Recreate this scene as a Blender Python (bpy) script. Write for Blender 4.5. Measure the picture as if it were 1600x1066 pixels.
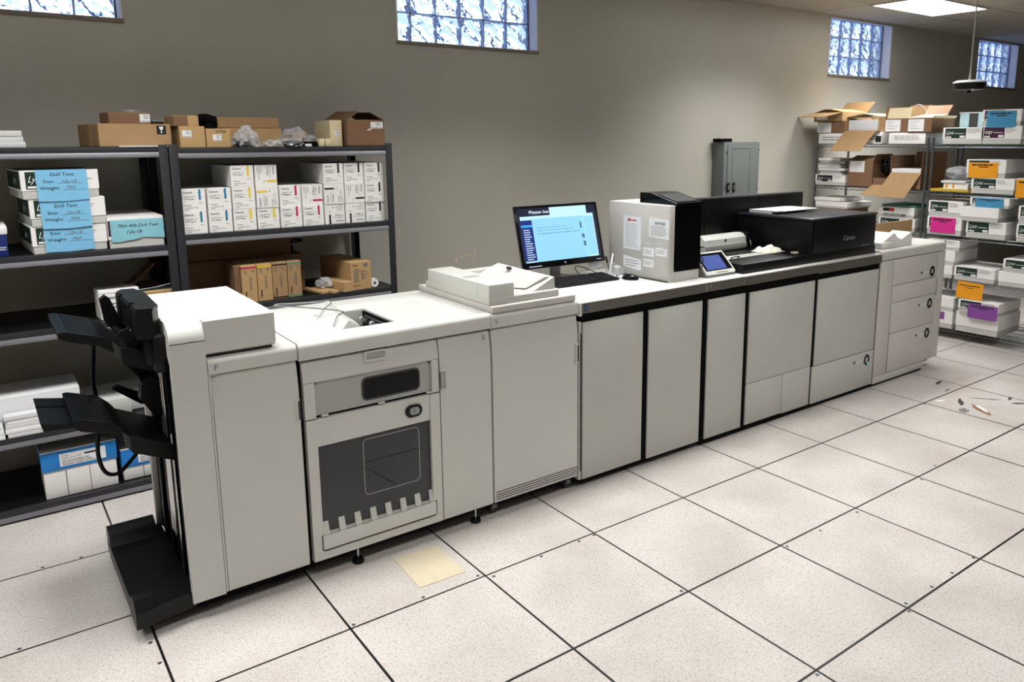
import bpy, bmesh, math, random
from mathutils import Vector, Matrix, noise
random.seed(7)
PI = math.pi
sc = bpy.context.scene
for o in list(bpy.data.objects):
    bpy.data.objects.remove(o)
COL = sc.collection

# ---------------------------------------------------------------- camera
cam_d = bpy.data.cameras.new('camera'); cam = bpy.data.objects.new('camera', cam_d); COL.objects.link(cam)
yaw, pitch, roll = 0.64175, 0.18214, -0.00428
F = Vector((math.sin(yaw)*math.cos(pitch), math.cos(yaw)*math.cos(pitch), -math.sin(pitch)))
R0 = Vector((math.cos(yaw), -math.sin(yaw), 0)); U0 = R0.cross(F)
RR = R0*math.cos(roll) + U0*math.sin(roll); UU = -R0*math.sin(roll) + U0*math.cos(roll)
M = Matrix((RR, UU, -F)).transposed().to_4x4(); M.translation = Vector((-0.99291, -2.61644, 1.84918))
cam.matrix_world = M
cam_d.sensor_width = 36; cam_d.lens = 36*1211.3/1600
cam_d.shift_x = (800-858.86)/1600; cam_d.shift_y = (440.62-533)/1600
cam_d.clip_start = 0.05; cam_d.clip_end = 200
sc.camera = cam

# ---------------------------------------------------------------- world, lights, exposure
LIGHT_E = 3.0          # emission of the lit ceiling panels
SKY_E = 2.5
w = bpy.data.worlds.new('daylight'); sc.world = w; w.use_nodes = True
nt = w.node_tree; nt.nodes.clear()
wo = nt.nodes.new('ShaderNodeOutputWorld'); bg = nt.nodes.new('ShaderNodeBackground')
tc = nt.nodes.new('ShaderNodeTexCoord'); sp = nt.nodes.new('ShaderNodeSeparateXYZ'); cr = nt.nodes.new('ShaderNodeValToRGB')
nt.links.new(tc.outputs['Generated'], sp.inputs[0]); nt.links.new(sp.outputs['Z'], cr.inputs[0])
cr.color_ramp.elements[0].position = 0.0; cr.color_ramp.elements[0].color = (0.30, 0.42, 0.80, 1)
cr.color_ramp.elements[1].position = 0.55; cr.color_ramp.elements[1].color = (0.45, 0.65, 1.0, 1)
e = cr.color_ramp.elements.new(0.22); e.color = (0.85, 0.95, 1.0, 1)
e = cr.color_ramp.elements.new(0.05); e.color = (0.45, 0.62, 1.0, 1)
nt.links.new(cr.outputs[0], bg.inputs[0]); bg.inputs[1].default_value = SKY_E
nt.links.new(bg.outputs[0], wo.inputs[0])
sc.view_settings.view_transform = 'Standard'; sc.view_settings.look = 'None'
sc.view_settings.exposure = 0.0; sc.view_settings.gamma = 1.0; sc.view_settings.use_curve_mapping = False
# lit ceiling panels: (x, y) of the centre, strength factor
CEIL_LIGHTS = [(6.875, 1.57, 1.45), (-0.325, 0.65, 1.05), (2.075, 0.60, 1.2), (4.9, 1.3, 1.25), (-2.2, 0.55, 1.15), (-0.4, -1.48, .72), (2.6, -1.48, .72), (4.7, -1.48, .75), (-0.325, -3.9, .3), (3.275, -3.9, .5)]
LAMP_W = 28.5; LAMP_SPREAD = 118

# ---------------------------------------------------------------- helpers
def lin(c):
    return tuple((v/255/12.92 if v/255 <= 0.04045 else ((v/255+0.055)/1.055)**2.4) for v in c)
MATS = {}
def mat(name, rgb, rough=0.5, metal=0.0, nscale=0, namt=0.06, bump=0, bscale=200, trans=0, emis=None, estr=0, alpha=1, ior=1.45, spec=None, aniso=None):
    if name in MATS: return MATS[name]
    m = bpy.data.materials.new(name); m.use_nodes = True; t = m.node_tree; b = t.nodes['Principled BSDF']
    c = lin(rgb)
    b.inputs['Base Color'].default_value = (*c, 1); b.inputs['Roughness'].default_value = rough; b.inputs['Metallic'].default_value = metal
    b.inputs['IOR'].default_value = ior
    if spec is not None: b.inputs['Specular IOR Level'].default_value = spec
    if trans: b.inputs['Transmission Weight'].default_value = trans
    if alpha < 1: b.inputs['Alpha'].default_value = alpha
    if emis: b.inputs['Emission Color'].default_value = (*lin(emis), 1); b.inputs['Emission Strength'].default_value = estr
    co = t.nodes.new('ShaderNodeTexCoord')
    if nscale:
        n = t.nodes.new('ShaderNodeTexNoise'); n.inputs['Scale'].default_value = nscale; n.inputs['Detail'].default_value = 5
        if aniso:
            mp = t.nodes.new('ShaderNodeMapping'); mp.inputs['Scale'].default_value = aniso
            t.links.new(co.outputs['Object'], mp.inputs[0]); t.links.new(mp.outputs[0], n.inputs['Vector'])
        else: t.links.new(co.outputs['Object'], n.inputs['Vector'])
        r = t.nodes.new('ShaderNodeValToRGB'); r.color_ramp.elements[0].position = .3; r.color_ramp.elements[1].position = .7
        r.color_ramp.elements[0].color = (*[v*(1-namt) for v in c], 1); r.color_ramp.elements[1].color = (*[min(1, v*(1+namt)) for v in c], 1)
        t.links.new(n.outputs['Fac'], r.inputs[0]); t.links.new(r.outputs[0], b.inputs['Base Color'])
    if bump:
        n2 = t.nodes.new('ShaderNodeTexNoise'); n2.inputs['Scale'].default_value = bscale; n2.inputs['Detail'].default_value = 3
        t.links.new(co.outputs['Object'], n2.inputs['Vector'])
        bp = t.nodes.new('ShaderNodeBump'); bp.inputs['Strength'].default_value = bump; bp.inputs['Distance'].default_value = 0.002
        t.links.new(n2.outputs['Fac'], bp.inputs['Height']); t.links.new(bp.outputs[0], b.inputs['Normal'])
    MATS[name] = m; return m
white = mat('machine_white', (201, 201, 196), 0.38, nscale=3, namt=.02)
white2 = mat('machine_white_warm', (194, 191, 186), 0.42, nscale=3, namt=.02)
doorw = mat('door_grey_white', (184, 184, 178), 0.45, nscale=4, namt=.025)
lgrey = mat('light_grey_plastic', (168, 168, 164), 0.4, nscale=4, namt=.02)
dkgrey = mat('dark_grey_plastic', (58, 58, 60), 0.45, nscale=6, namt=.06)
black = mat('black_plastic', (9, 9, 11), 0.42, spec=.35, nscale=8, namt=.1)
blackm = mat('black_matt', (4, 4, 5), 0.7, spec=.12, nscale=8, namt=.1)
gloss = mat('gloss_black', (6, 6, 8), 0.14, spec=.3, nscale=6, namt=.05)
blktop = mat('black_satin_lid', (30, 31, 38), 0.28, nscale=6, namt=.05)
traym = mat('tray_black', (9, 10, 13), 0.42, spec=.3, bump=.15, bscale=300)
strip = mat('brushed_dark_metal', (118, 114, 107), 0.34, metal=.6, nscale=3, namt=.12, aniso=(1, 1, 60))
chrome = mat('chrome', (205, 205, 205), 0.18, metal=1, nscale=5, namt=.03)
steel = mat('zinc_wire', (112, 118, 122), 0.35, metal=.8, nscale=5, namt=.05)
shelfm = mat('charcoal_powder_steel', (46, 46, 50), 0.45, metal=.2, bump=.1, bscale=400, nscale=5, namt=.05)
shelfedge = mat('charcoal_rim_highlight', (124, 124, 130), 0.35, metal=.3, nscale=5, namt=.05)  # paler than the shelf steel, paints in the highlight along the lip
panelg = mat('panel_grey', (112, 118, 116), 0.5, nscale=5, namt=.03)
carton = mat('carton_kraft', (166, 134, 96), 0.8, nscale=14, namt=.05, bump=.1, bscale=120)
carton2 = mat('carton_brown', (128, 97, 72), 0.82, nscale=12, namt=.06, bump=.1, bscale=120)
carton3 = mat('carton_tan', (186, 152, 106), 0.8, nscale=14, namt=.04)
cartoni = mat('carton_inside', (158, 126, 88), 0.85, nscale=14, namt=.05)
cboard = mat('white_board', (240, 238, 236), 0.7, nscale=8, namt=.03)
cboard2 = mat('white_board_grey', (196, 196, 192), 0.7, nscale=8, namt=.03)
paper = mat('paper_white', (236, 236, 238), 0.75, nscale=30, namt=.02)
papere = mat('paper_edges', (214, 214, 216), 0.8, nscale=6, namt=.08, aniso=(.2, .2, 90))
ink = mat('ink_black', (22, 22, 24), 0.6, nscale=9, namt=.05)
inkg = mat('ink_grey', (110, 110, 112), 0.7, nscale=9, namt=.05)
inkf = mat('ink_faint', (175, 176, 180), 0.7, nscale=9, namt=.05)
inkr = mat('ink_red', (190, 45, 45), 0.6, nscale=9, namt=.05)
inkw = mat('ink_white', (232, 234, 232), 0.6, nscale=9, namt=.02)
dgreen = mat('label_dark_green', (18, 48, 38), 0.55, nscale=9, namt=.08)
maroon = mat('label_maroon', (62, 14, 48), 0.55, nscale=9, namt=.08)
teal = mat('lid_teal', (86, 140, 124), 0.6, nscale=9, namt=.04)
sheetb = mat('sheet_blue', (128, 192, 230), 0.7, nscale=7, namt=.04)
sheetb2 = mat('sheet_deep_blue', (66, 142, 184), 0.7, nscale=7, namt=.04)
sheett = mat('sheet_aqua', (138, 198, 212), 0.6, nscale=7, namt=.05)
sheeto = mat('sheet_orange', (235, 158, 24), 0.7, nscale=7, namt=.04)
sheetp = mat('sheet_pink', (214, 42, 142), 0.7, nscale=7, namt=.04)
sheetv = mat('sheet_violet', (136, 76, 158), 0.7, nscale=7, namt=.04)
yellowm = mat('yellow_board', (196, 164, 50), 0.6, nscale=7, namt=.04)
bluebx = mat('box_blue', (34, 128, 206), 0.5, nscale=7, namt=.04)
navy = mat('box_navy', (22, 40, 110), 0.5, nscale=7, namt=.04)
cyan = mat('stripe_cyan', (20, 124, 168), 0.6, nscale=9, namt=.03)
yel = mat('stripe_yellow', (238, 204, 40), 0.6, nscale=9, namt=.03)
mag = mat('stripe_magenta', (196, 10, 84), 0.6, nscale=9, namt=.03)
beige = mat('beige_board', (194, 183, 158), 0.75, nscale=12, namt=.03)
cream = mat('cream_carton', (226, 210, 172), 0.75, nscale=12, namt=.03)
pwrap = mat('pale_wrap', (176, 206, 214), 0.45, nscale=7, namt=.04)
film = mat('clear_film', (225, 228, 232), 0.22, alpha=.42, nscale=18, namt=.12)
cloth = mat('white_cloth', (236, 230, 216), 0.9, nscale=20, namt=.04, bump=.3, bscale=60)
smoke = mat('smoked_window', (52, 52, 56), 0.2, nscale=2.5, namt=.18)
silver = mat('silver_plastic', (150, 150, 152), 0.35, metal=.4, nscale=5, namt=.03)
badge = mat('badge_blue', (36, 62, 110), 0.4, nscale=5, namt=.03)
letc = mat('letter_slate', (84, 100, 112), 0.5, nscale=5, namt=.03)

class MB:
    def __init__(s): s.v = []; s.f = []; s.m = []; s.mats = []
    def mi(s, m):
        if m not in s.mats: s.mats.append(m)
        return s.mats.index(m)
    def add(s, vs, fs, m, mx=None):
        k = len(s.v); i = s.mi(m)
        for p in vs: s.v.append(tuple(mx @ Vector(p)) if mx is not None else tuple(p))
        for f in fs: s.f.append([k+a for a in f]); s.m.append(i)
        return s
    def box(s, x0, x1, y0, y1, z0, z1, m, bev=0, seg=2, mx=None):
        if bev <= 0:
            vs = [(x, y, z) for x in (x0, x1) for y in (y0, y1) for z in (z0, z1)]
            return s.add(vs, [(0, 1, 3, 2), (4, 6, 7, 5), (0, 4, 5, 1), (2, 3, 7, 6), (0, 2, 6, 4), (1, 5, 7, 3)], m, mx)
        bm = bmesh.new(); bmesh.ops.create_cube(bm, size=1)
        for v in bm.verts: v.co = Vector(((x0+x1)/2+v.co.x*(x1-x0), (y0+y1)/2+v.co.y*(y1-y0), (z0+z1)/2+v.co.z*(z1-z0)))
        bev = min(bev, .45*min(x1-x0, y1-y0, z1-z0))
        bmesh.ops.bevel(bm, geom=bm.edges[:], offset=bev, segments=seg, affect='EDGES', profile=.5)
        bm.verts.index_update()
        s.add([v.co.copy() for v in bm.verts], [[v.index for v in f.verts] for f in bm.faces], m, mx); bm.free(); return s
    def prism(s, pts, ax, lo, hi, m, mx=None):
        # pts: 2-D outline; ax 'x' -> (y,z), 'y' -> (x,z), 'z' -> (x,y)
        def P(p, t): return {'x': (t, p[0], p[1]), 'y': (p[0], t, p[1]), 'z': (p[0], p[1], t)}[ax]
        n = len(pts); vs = [P(p, lo) for p in pts] + [P(p, hi) for p in pts]
        fs = [list(range(n)), list(range(2*n-1, n-1, -1))] + [(i, (i+1) % n, n+(i+1) % n, n+i) for i in range(n)]
        return s.add(vs, fs, m, mx)
    def tube(s, path, r, m, n=8, mx=None, closed=False):
        P = [Vector(p) for p in path]; vs = []; fs = []; up = None; L = len(P)
        for i, p in enumerate(P):
            d = (P[min(i+1, L-1)] - P[max(i-1, 0)]) if not closed else (P[(i+1) % L]-P[i-1])
            d.normalize()
            if up is None: a = Vector((0, 0, 1)) if abs(d.z) < .9 else Vector((1, 0, 0))
            else: a = up
            u = d.cross(a).normalized(); v_ = u.cross(d).normalized(); up = v_
            rr = r[i] if isinstance(r, (list, tuple)) else r
            for k in range(n):
                t = 2*PI*k/n; vs.append(p + u*math.cos(t)*rr + v_*math.sin(t)*rr)
        K = L if closed else L-1
        for i in range(K):
            for k in range(n): fs.append((i*n+k, i*n+(k+1) % n, ((i+1) % L)*n+(k+1) % n, ((i+1) % L)*n+k))
        if not closed: fs += [list(range(n))[::-1], list(range((L-1)*n, L*n))]
        return s.add(vs, fs, m, mx)
    def lathe(s, prof, c, m, n=24, mx=None):
        vs = []; fs = []; L = len(prof)
        for r, z in prof:
            for k in range(n): t = 2*PI*k/n; vs.append((c[0]+r*math.cos(t), c[1]+r*math.sin(t), c[2]+z))
        for i in range(L-1):
            for k in range(n): fs.append((i*n+k, i*n+(k+1) % n, (i+1)*n+(k+1) % n, (i+1)*n+k))
        fs += [list(range(n))[::-1], list(range((L-1)*n, L*n))]
        return s.add(vs, fs, m, mx)
    # ---- decals on a plane: frame = (origin, right, up)
    def rect(s, fr, x0, y0, x1, y1, m, lift=.0008):
        O, R, U = fr; N = R.cross(U)
        return s.add([O+R*a+U*b+N*lift for a, b in ((x0, y0), (x1, y0), (x1, y1), (x0, y1))], [(0, 1, 2, 3)], m)
    def slab(s, fr, x0, y0, x1, y1, m, lift0=0, lift1=.002):
        O, R, U = fr; N = R.cross(U)
        vs = [O+R*a+U*b+N*l for l in (lift0, lift1) for a, b in ((x0, y0), (x1, y0), (x1, y1), (x0, y1))]
        return s.add(vs, [(3, 2, 1, 0), (4, 5, 6, 7), (0, 1, 5, 4), (1, 2, 6, 5), (2, 3, 7, 6), (3, 0, 4, 7)], m)
    def shape(s, fr, pts, m, lift0=0, lift1=.002):
        O, R, U = fr; N = R.cross(U); n = len(pts)
        vs = [O+R*a+U*b+N*l for l in (lift0, lift1) for a, b in pts]
        return s.add(vs, [list(range(n))[::-1], list(range(n, 2*n))]+[(i, (i+1) % n, n+(i+1) % n, n+i) for i in range(n)], m)
    def text(s, fr, st, x, y, h, m, wid=None, shear=0, bold=0, lift=.0012):
        vs, fs, W = text_geo(st, shear, bold); O, R, U = fr; N = R.cross(U)
        sx = h if wid is None else wid/W
        return s.add([O+R*(x+a*sx)+U*(y+b*h)+N*lift for a, b in vs], fs, m)
    def lines(s, fr, x0, y0, x1, y1, n, m, jit=.3, thick=.42, lift=.0012):
        rnd = random.Random(int(1e4*(abs(x0)+abs(y1)))+n); step = (y1-y0)/n
        for i in range(n):
            yb = y1-step*(i+.8); xe = x1-(x1-x0)*jit*rnd.random(); x = x0
            while x < xe:
                wl = min((x1-x0)*(.08+.16*rnd.random()), xe-x)
                s.rect(fr, x, yb, x+wl*.88, yb+abs(step)*thick, m, lift); x += wl
        return s
    def build(s, name, root=None, smooth=30, origin=None):
        me = bpy.data.meshes.new(name); off = Vector((0, 0, 0))
        if root is not None and root.get('_w'): off = Vector(root['_o'])
        if origin is not None: off = Vector(origin)
        me.from_pydata([tuple(Vector(p)-off) for p in s.v], [], s.f)
        for m in s.mats: me.materials.append(m)
        me.polygons.foreach_set('material_index', s.m)
        bm = bmesh.new(); bm.from_mesh(me)
        bmesh.ops.recalc_face_normals(bm, faces=[f for f in bm.faces if any(len(e.link_faces) > 1 for e in f.edges)])
        bm.to_mesh(me); bm.free()
        me.polygons.foreach_set('use_smooth', [True]*len(me.polygons)); me.set_sharp_from_angle(angle=math.radians(smooth))
        me.update()
        o = bpy.data.objects.new(name, me); COL.objects.link(o)
        if root is not None:
            o.parent = root
            if root.get('_w'): o['_w'] = 1; o['_o'] = list(root['_o'])
        elif origin is not None: o.location = origin
        return o
_tx = {}
def text_geo(st, shear, bold):
    k = (st, shear, bold)
    if k in _tx: return _tx[k]
    cu = bpy.data.curves.new('lettering_tmp', 'FONT'); cu.body = st; cu.resolution_u = 3; cu.shear = shear; cu.offset = bold
    ob = bpy.data.objects.new('lettering_tmp', cu); COL.objects.link(ob)
    dg = bpy.context.evaluated_depsgraph_get(); me = bpy.data.meshes.new_from_object(ob.evaluated_get(dg))
    vs = [(v.co.x, v.co.y) for v in me.vertices]; fs = [list(p.vertices) for p in me.polygons]
    bpy.data.objects.remove(ob); bpy.data.meshes.remove(me); bpy.data.curves.remove(cu)
    x0 = min(v[0] for v in vs); x1 = max(v[0] for v in vs); H = 0.73
    vs = [((a-x0)/H, b/H) for a, b in vs]
    _tx[k] = (vs, fs, (x1-x0)/H); return _tx[k]
def thing(name, label, cat, loc=(0, 0, 0), rz=0, group=None, world=False):
    o = bpy.data.objects.new(name, None); COL.objects.link(o); o.empty_display_size = .05
    o.location = loc; o.rotation_euler = (0, 0, rz); o['label'] = label; o['category'] = cat
    if group: o['group'] = group
    if world: o['_w'] = 1; o['_o'] = list(loc)
    return o
def tag(o, label, cat, group=None):
    o['label'] = label; o['category'] = cat
    if group: o['group'] = group
    return o
def struct(o): o['kind'] = 'structure'; return o
def dup(root, loc, rz, label, group=None):
    r = root.copy(); COL.objects.link(r); r.location = loc; r.rotation_euler = (0, 0, rz); r['label'] = label
    if group: r['group'] = group
    for ch in root.children:
        c = ch.copy(); COL.objects.link(c); c.parent = r
        for g in ch.children:
            d = g.copy(); COL.objects.link(d); d.parent = c
    return r
V = Vector
X, Y, Z = V((1, 0, 0)), V((0, 1, 0)), V((0, 0, 1))
def front(y, x=0, z=0): return (V((x, y, z)), X, Z)            # plane facing the camera side (-Y)
def rrect(x0, y0, x1, y1, r, n=5, corners=(1, 1, 1, 1)):
    out = []
    for (cx, cy, a0, on) in ((x1-r, y0+r, -90, corners[0]), (x1-r, y1-r, 0, corners[1]), (x0+r, y1-r, 90, corners[2]), (x0+r, y0+r, 180, corners[3])):
        if on:
            for k in range(n+1):
                t = math.radians(a0+90*k/n); out.append((cx+r*math.cos(t), cy+r*math.sin(t)))
        else:
            t = math.radians(a0+45); out.append((cx+r*(1 if math.cos(t) > 0 else -1), cy+r*(1 if math.sin(t) > 0 else -1)))
    return out
def ring(mb, fr, outer, inner, m, l0, l1):
    O, R, U = fr; N = R.cross(U); n = len(outer); vs = []
    for l in (l0, l1):
        for P in (outer, inner): vs += [O+R*a+U*b+N*l for a, b in P]
    fs = []
    for i in range(n):
        j = (i+1) % n
        fs += [(2*n+i, 2*n+j, 3*n+j, 3*n+i), (i, j, 2*n+j, 2*n+i), (n+j, n+i, 3*n+i, 3*n+j), (j, i, n+i, n+j)]
    mb.add(vs, fs, m)

# ================================================================ ROOM
T = 0.6096; H = 3.13; YW = 2.45
XL, XR, YF = -3.4, 13.0, -5.6
def floor_mat():
    m = bpy.data.materials.new('raised_floor_tile'); m.use_nodes = True; t = m.node_tree; b = t.nodes['Principled BSDF']; N = t.nodes.new; L = t.links.new
    g = N('ShaderNodeNewGeometry'); sx = N('ShaderNodeSeparateXYZ'); L(g.outputs['Position'], sx.inputs[0])
    def math_(op, a, bb=None, c=None):
        n = N('ShaderNodeMath'); n.operation = op
        for i, v in enumerate((a, bb, c)):
            if v is None: continue
            if isinstance(v, (int, float)): n.inputs[i].default_value = v
            else: L(v, n.inputs[i])
        return n.outputs[0]
    def dist(s):
        q = math_('DIVIDE', s, T); q = math_('ADD', q, .5+200); q = math_('FRACT', q); q = math_('SUBTRACT', q, .5); q = math_('ABSOLUTE', q); return math_('MULTIPLY', q, T)
    wn = N('ShaderNodeTexNoise'); wn.inputs['Scale'].default_value = .35; L(g.outputs['Position'], wn.inputs['Vector'])
    wd = math_('MULTIPLY_ADD', wn.outputs['Fac'], .0056, .0018)
    d = math_('MINIMUM', dist(sx.outputs['X']), dist(sx.outputs['Y']))
    seam = math_('LESS_THAN', d, wd)
    vo = N('ShaderNodeTexVoronoi'); vo.feature = 'DISTANCE_TO_EDGE'; vo.inputs['Scale'].default_value = 85
    dn = N('ShaderNodeTexNoise'); dn.inputs['Scale'].default_value = 60; dn.inputs['Detail'].default_value = 3; L(g.outputs['Position'], dn.inputs['Vector'])
    va = N('ShaderNodeVectorMath'); va.operation = 'MULTIPLY_ADD'; L(dn.outputs['Color'], va.inputs[0]); va.inputs[1].default_value = (.03, .03, .03); L(g.outputs['Position'], va.inputs[2])
    L(va.outputs[0], vo.inputs['Vector'])
    n2 = N('ShaderNodeTexNoise'); n2.inputs['Scale'].default_value = 95; n2.inputs['Detail'].default_value = 2; L(g.outputs['Position'], n2.inputs['Vector'])
    fl = math_('MULTIPLY', math_('LESS_THAN', vo.outputs['Distance'], .08), math_('GREATER_THAN', n2.outputs['Fac'], .50))
    n3 = N('ShaderNodeTexNoise'); n3.inputs['Scale'].default_value = 2.2; n3.inputs['Detail'].default_value = 6; L(g.outputs['Position'], n3.inputs['Vector'])
    vor = N('ShaderNodeTexVoronoi'); vor.inputs['Scale'].default_value = 1/T; 
    base = N('ShaderNodeValToRGB'); L(n3.outputs['Fac'], base.inputs[0])
    base.color_ramp.elements[0].position = .3; base.color_ramp.elements[0].color = (*lin((180, 173, 168)), 1)
    base.color_ramp.elements[1].position = .62; base.color_ramp.elements[1].color = (*lin((198, 192, 188)), 1)
    mx = N('ShaderNodeMix'); mx.data_type = 'RGBA'; L(math_('MULTIPLY', fl, .5), mx.inputs[0]); L(base.outputs[0], mx.inputs[6]); mx.inputs[7].default_value = (*lin((132, 124, 116)), 1)
    mx2 = N('ShaderNodeMix'); mx2.data_type = 'RGBA'; L(seam, mx2.inputs[0]); L(mx.outputs[2], mx2.inputs[6]); mx2.inputs[7].default_value = (.004, .004, .004, 1)
    L(mx2.outputs[2], b.inputs['Base Color'])
    ro = N('ShaderNodeMapRange'); L(n3.outputs['Fac'], ro.inputs[0]); ro.inputs[3].default_value = .26; ro.inputs[4].default_value = .46; L(ro.outputs[0], b.inputs['Roughness'])
    b.inputs['Specular IOR Level'].default_value = .4
    bp = N('ShaderNodeBump'); bp.inputs['Strength'].default_value = .6; bp.inputs['Distance'].default_value = .004; L(math_('SUBTRACT', 1.0, seam), bp.inputs['Height']); L(bp.outputs[0], b.inputs['Normal'])
    return m
def wall_mat():
    m = bpy.data.materials.new('painted_wall'); m.use_nodes = True; t = m.node_tree; b = t.nodes['Principled BSDF']; N = t.nodes.new; L = t.links.new
    g = N('ShaderNodeNewGeometry')
    n = N('ShaderNodeTexNoise'); n.inputs['Scale'].default_value = .9; n.inputs['Detail'].default_value = 8; L(g.outputs['Position'], n.inputs['Vector'])
    r = N('ShaderNodeValToRGB'); L(n.outputs['Fac'], r.inputs[0])
    r.color_ramp.elements[0].position = .3; r.color_ramp.elements[0].color = (*lin((178, 175, 166)), 1)
    r.color_ramp.elements[1].position = .7; r.color_ramp.elements[1].color = (*lin((188, 185, 174)), 1)
    L(r.outputs[0], b.inputs['Base Color']); b.inputs['Roughness'].default_value = .42
    n2 = N('ShaderNodeTexNoise'); n2.inputs['Scale'].default_value = 240; L(g.outputs['Position'], n2.inputs['Vector'])
    bp = N('ShaderNodeBump'); bp.inputs['Strength'].default_value = .12; bp.inputs['Distance'].default_value = .002; L(n2.outputs['Fac'], bp.inputs['Height']); L(bp.outputs[0], b.inputs['Normal'])
    return m
FM, WM = floor_mat(), wall_mat()
ceilm = mat('ceiling_tile', (172, 168, 158), .85, nscale=90, namt=.05, bump=.3, bscale=250)
tbar = mat('ceiling_grid', (176, 172, 164), .5, nscale=9, namt=.02)
fo = struct(MB().box(XL, XR, YF, YW+.3, -.12, 0, FM).build('floor'))
# floor screws
scm = MB(); scm.lathe([(.0075, 0), (.0075, .0012), (.0045, .0012), (.004, .0002)], (0, 0, 0), steel, 12)
scr = [(0.019, 0.017), (0.321, 0.018), (0.583, 0.019), (0.636, -0.027), (1.206, -0.016), (1.113, -0.018), (0.895, -0.018), (1.197, -0.59), (1.847, -0.634), (2.096, -0.64), (2.405, -0.64),
       (1.854, -1.199), (1.812, -1.234), (2.425, -1.198), (2.227, -1.2), (2.053, -1.201), (1.201, -1.236), (-0.632, 0.374), (-0.628, 0.227), (-1.027, 0.628), (-0.765, 1.232), (-0.912, 1.238), (3.03, -.64), (3.27, -.59), (4.24, -.02)]
s0 = None
for q in scr:
    if s0 is None: s0 = scm.build('floor_screw', fo); s0.location = (q[0], q[1], 0)
    else:
        c = s0.copy(); COL.objects.link(c); c.location = (q[0], q[1], 0)
# back wall with four window openings
WIN = [(-1.39, -.186), (1.49, 2.69), (6.515, 7.724), (9.82, 10.99)]
ZB = 2.51
mb = MB(); mb.box(XL, XR, YW, YW+.28, 0, ZB, WM)
xs = [XL]+[v for ab in WIN for v in ab]+[XR]
for i in range(0, len(xs), 2): mb.box(xs[i], xs[i+1], YW, YW+.28, ZB, H+.05, WM)
wb = struct(mb.build('wall_back'))
scuff = mat('wall_patch_cream', (205, 192, 168), .7, nscale=20, namt=.05)
mb = MB(); rnd = random.Random(3)
for (x, z, a, b_) in ((1.915, .955, .017, .022), (1.955, .972, .012, .012), (2.0, .985, .012, .007), (2.035, .975, .03, .01), (2.075, .995, .012, .02), (2.065, .955, .008, .012), (2.25, 1.06, .007, .008), (1.45, 1.2, .008, .02)):
    pts = [(x+a*math.cos(t)*(.75+.5*rnd.random()), z+b_*math.sin(t)*(.75+.5*rnd.random())) for t in [2*PI*k/11 for k in range(11)]]
    mb.shape(front(YW), pts, scuff, 0, .0008)
mb.build('paint_patch', wb)
line = mat('wall_scrape', (186, 182, 174), .6, nscale=20, namt=.06)
mb = MB(); mb.shape(front(YW), [(1.44, 1.432), (2.2, 1.431), (3.05, 1.428), (3.05, 1.431), (2.2, 1.4345), (1.44, 1.436)], line, 0, .0006); mb.build('scrape_line', wb)
struct(MB().box(XL-.2, XL, YF, YW+.28, 0, H+.05, WM).build('wall_left'))
struct(MB().box(XR, XR+.2, YF, YW+.28, 0, H+.05, mat('far_wall_unlit', (92, 88, 82), .6, nscale=2, namt=.04)).build('wall_right'))  # wall colour darkened to stand in for the unlit room beyond the shelves
struct(MB().box(XL, XR, YF-.2, YF, 0, H+.05, WM).build('wall_front'))
ce = struct(MB().box(XL, XR, YF, YW, H, H+.05, ceilm).build('ceiling'))
mb = MB()
y = 1.87+T
ys = [1.87-T*k+.0 for k in range(-0, 13)]
for y in ys:
    if y > YF: mb.box(XL, XR, y-.012, y+.012, H-.004, H+.001, tbar)
xg = [6.275+1.2*k for k in range(-8, 6)]
for x in xg:
    if XL < x < XR: mb.box(x-.012, x+.012, YF, YW, H-.0035, H+.001, tbar)
mb.build('ceiling_grid', ce)
struct(MB().box(XL, XR, YW-.012, YW, H-.03, H, tbar).build('trim_1'))
# glass-block windows
def glass_mat():
    m = bpy.data.materials.new('wavy_glass_block'); m.use_nodes = True; t = m.node_tree; b = t.nodes['Principled BSDF']; N = t.nodes.new; L = t.links.new
    b.inputs['Base Color'].default_value = (.93, .96, 1, 1); b.inputs['Transmission Weight'].default_value = 1; b.inputs['Roughness'].default_value = .06; b.inputs['IOR'].default_value = 1.45
    g = N('ShaderNodeNewGeometry'); wv = N('ShaderNodeTexWave'); wv.inputs['Scale'].default_value = 4.2; wv.inputs['Distortion'].default_value = 7; wv.inputs['Detail'].default_value = 3; wv.inputs['Detail Scale'].default_value = 1.8
    wv.wave_type = 'BANDS'; wv.bands_direction = 'DIAGONAL'
    L(g.outputs['Position'], wv.inputs['Vector'])
    bp = N('ShaderNodeBump'); bp.inputs['Strength'].default_value = 1; bp.inputs['Distance'].default_value = .014; L(wv.outputs['Fac'], bp.inputs['Height']); L(bp.outputs[0], b.inputs['Normal'])
    return m
GM = glass_mat(); mortar = mat('block_mortar', (190, 205, 235), .6, nscale=9, namt=.05)
reveal = mat('window_reveal', (225, 226, 236), .6, nscale=9, namt=.03); sillm = mat('window_sill', (128, 116, 106), .45, nscale=9, namt=.05)
wframe = mat('window_metal', (96, 98, 106), .4, metal=.4, nscale=9, namt=.05)
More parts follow.
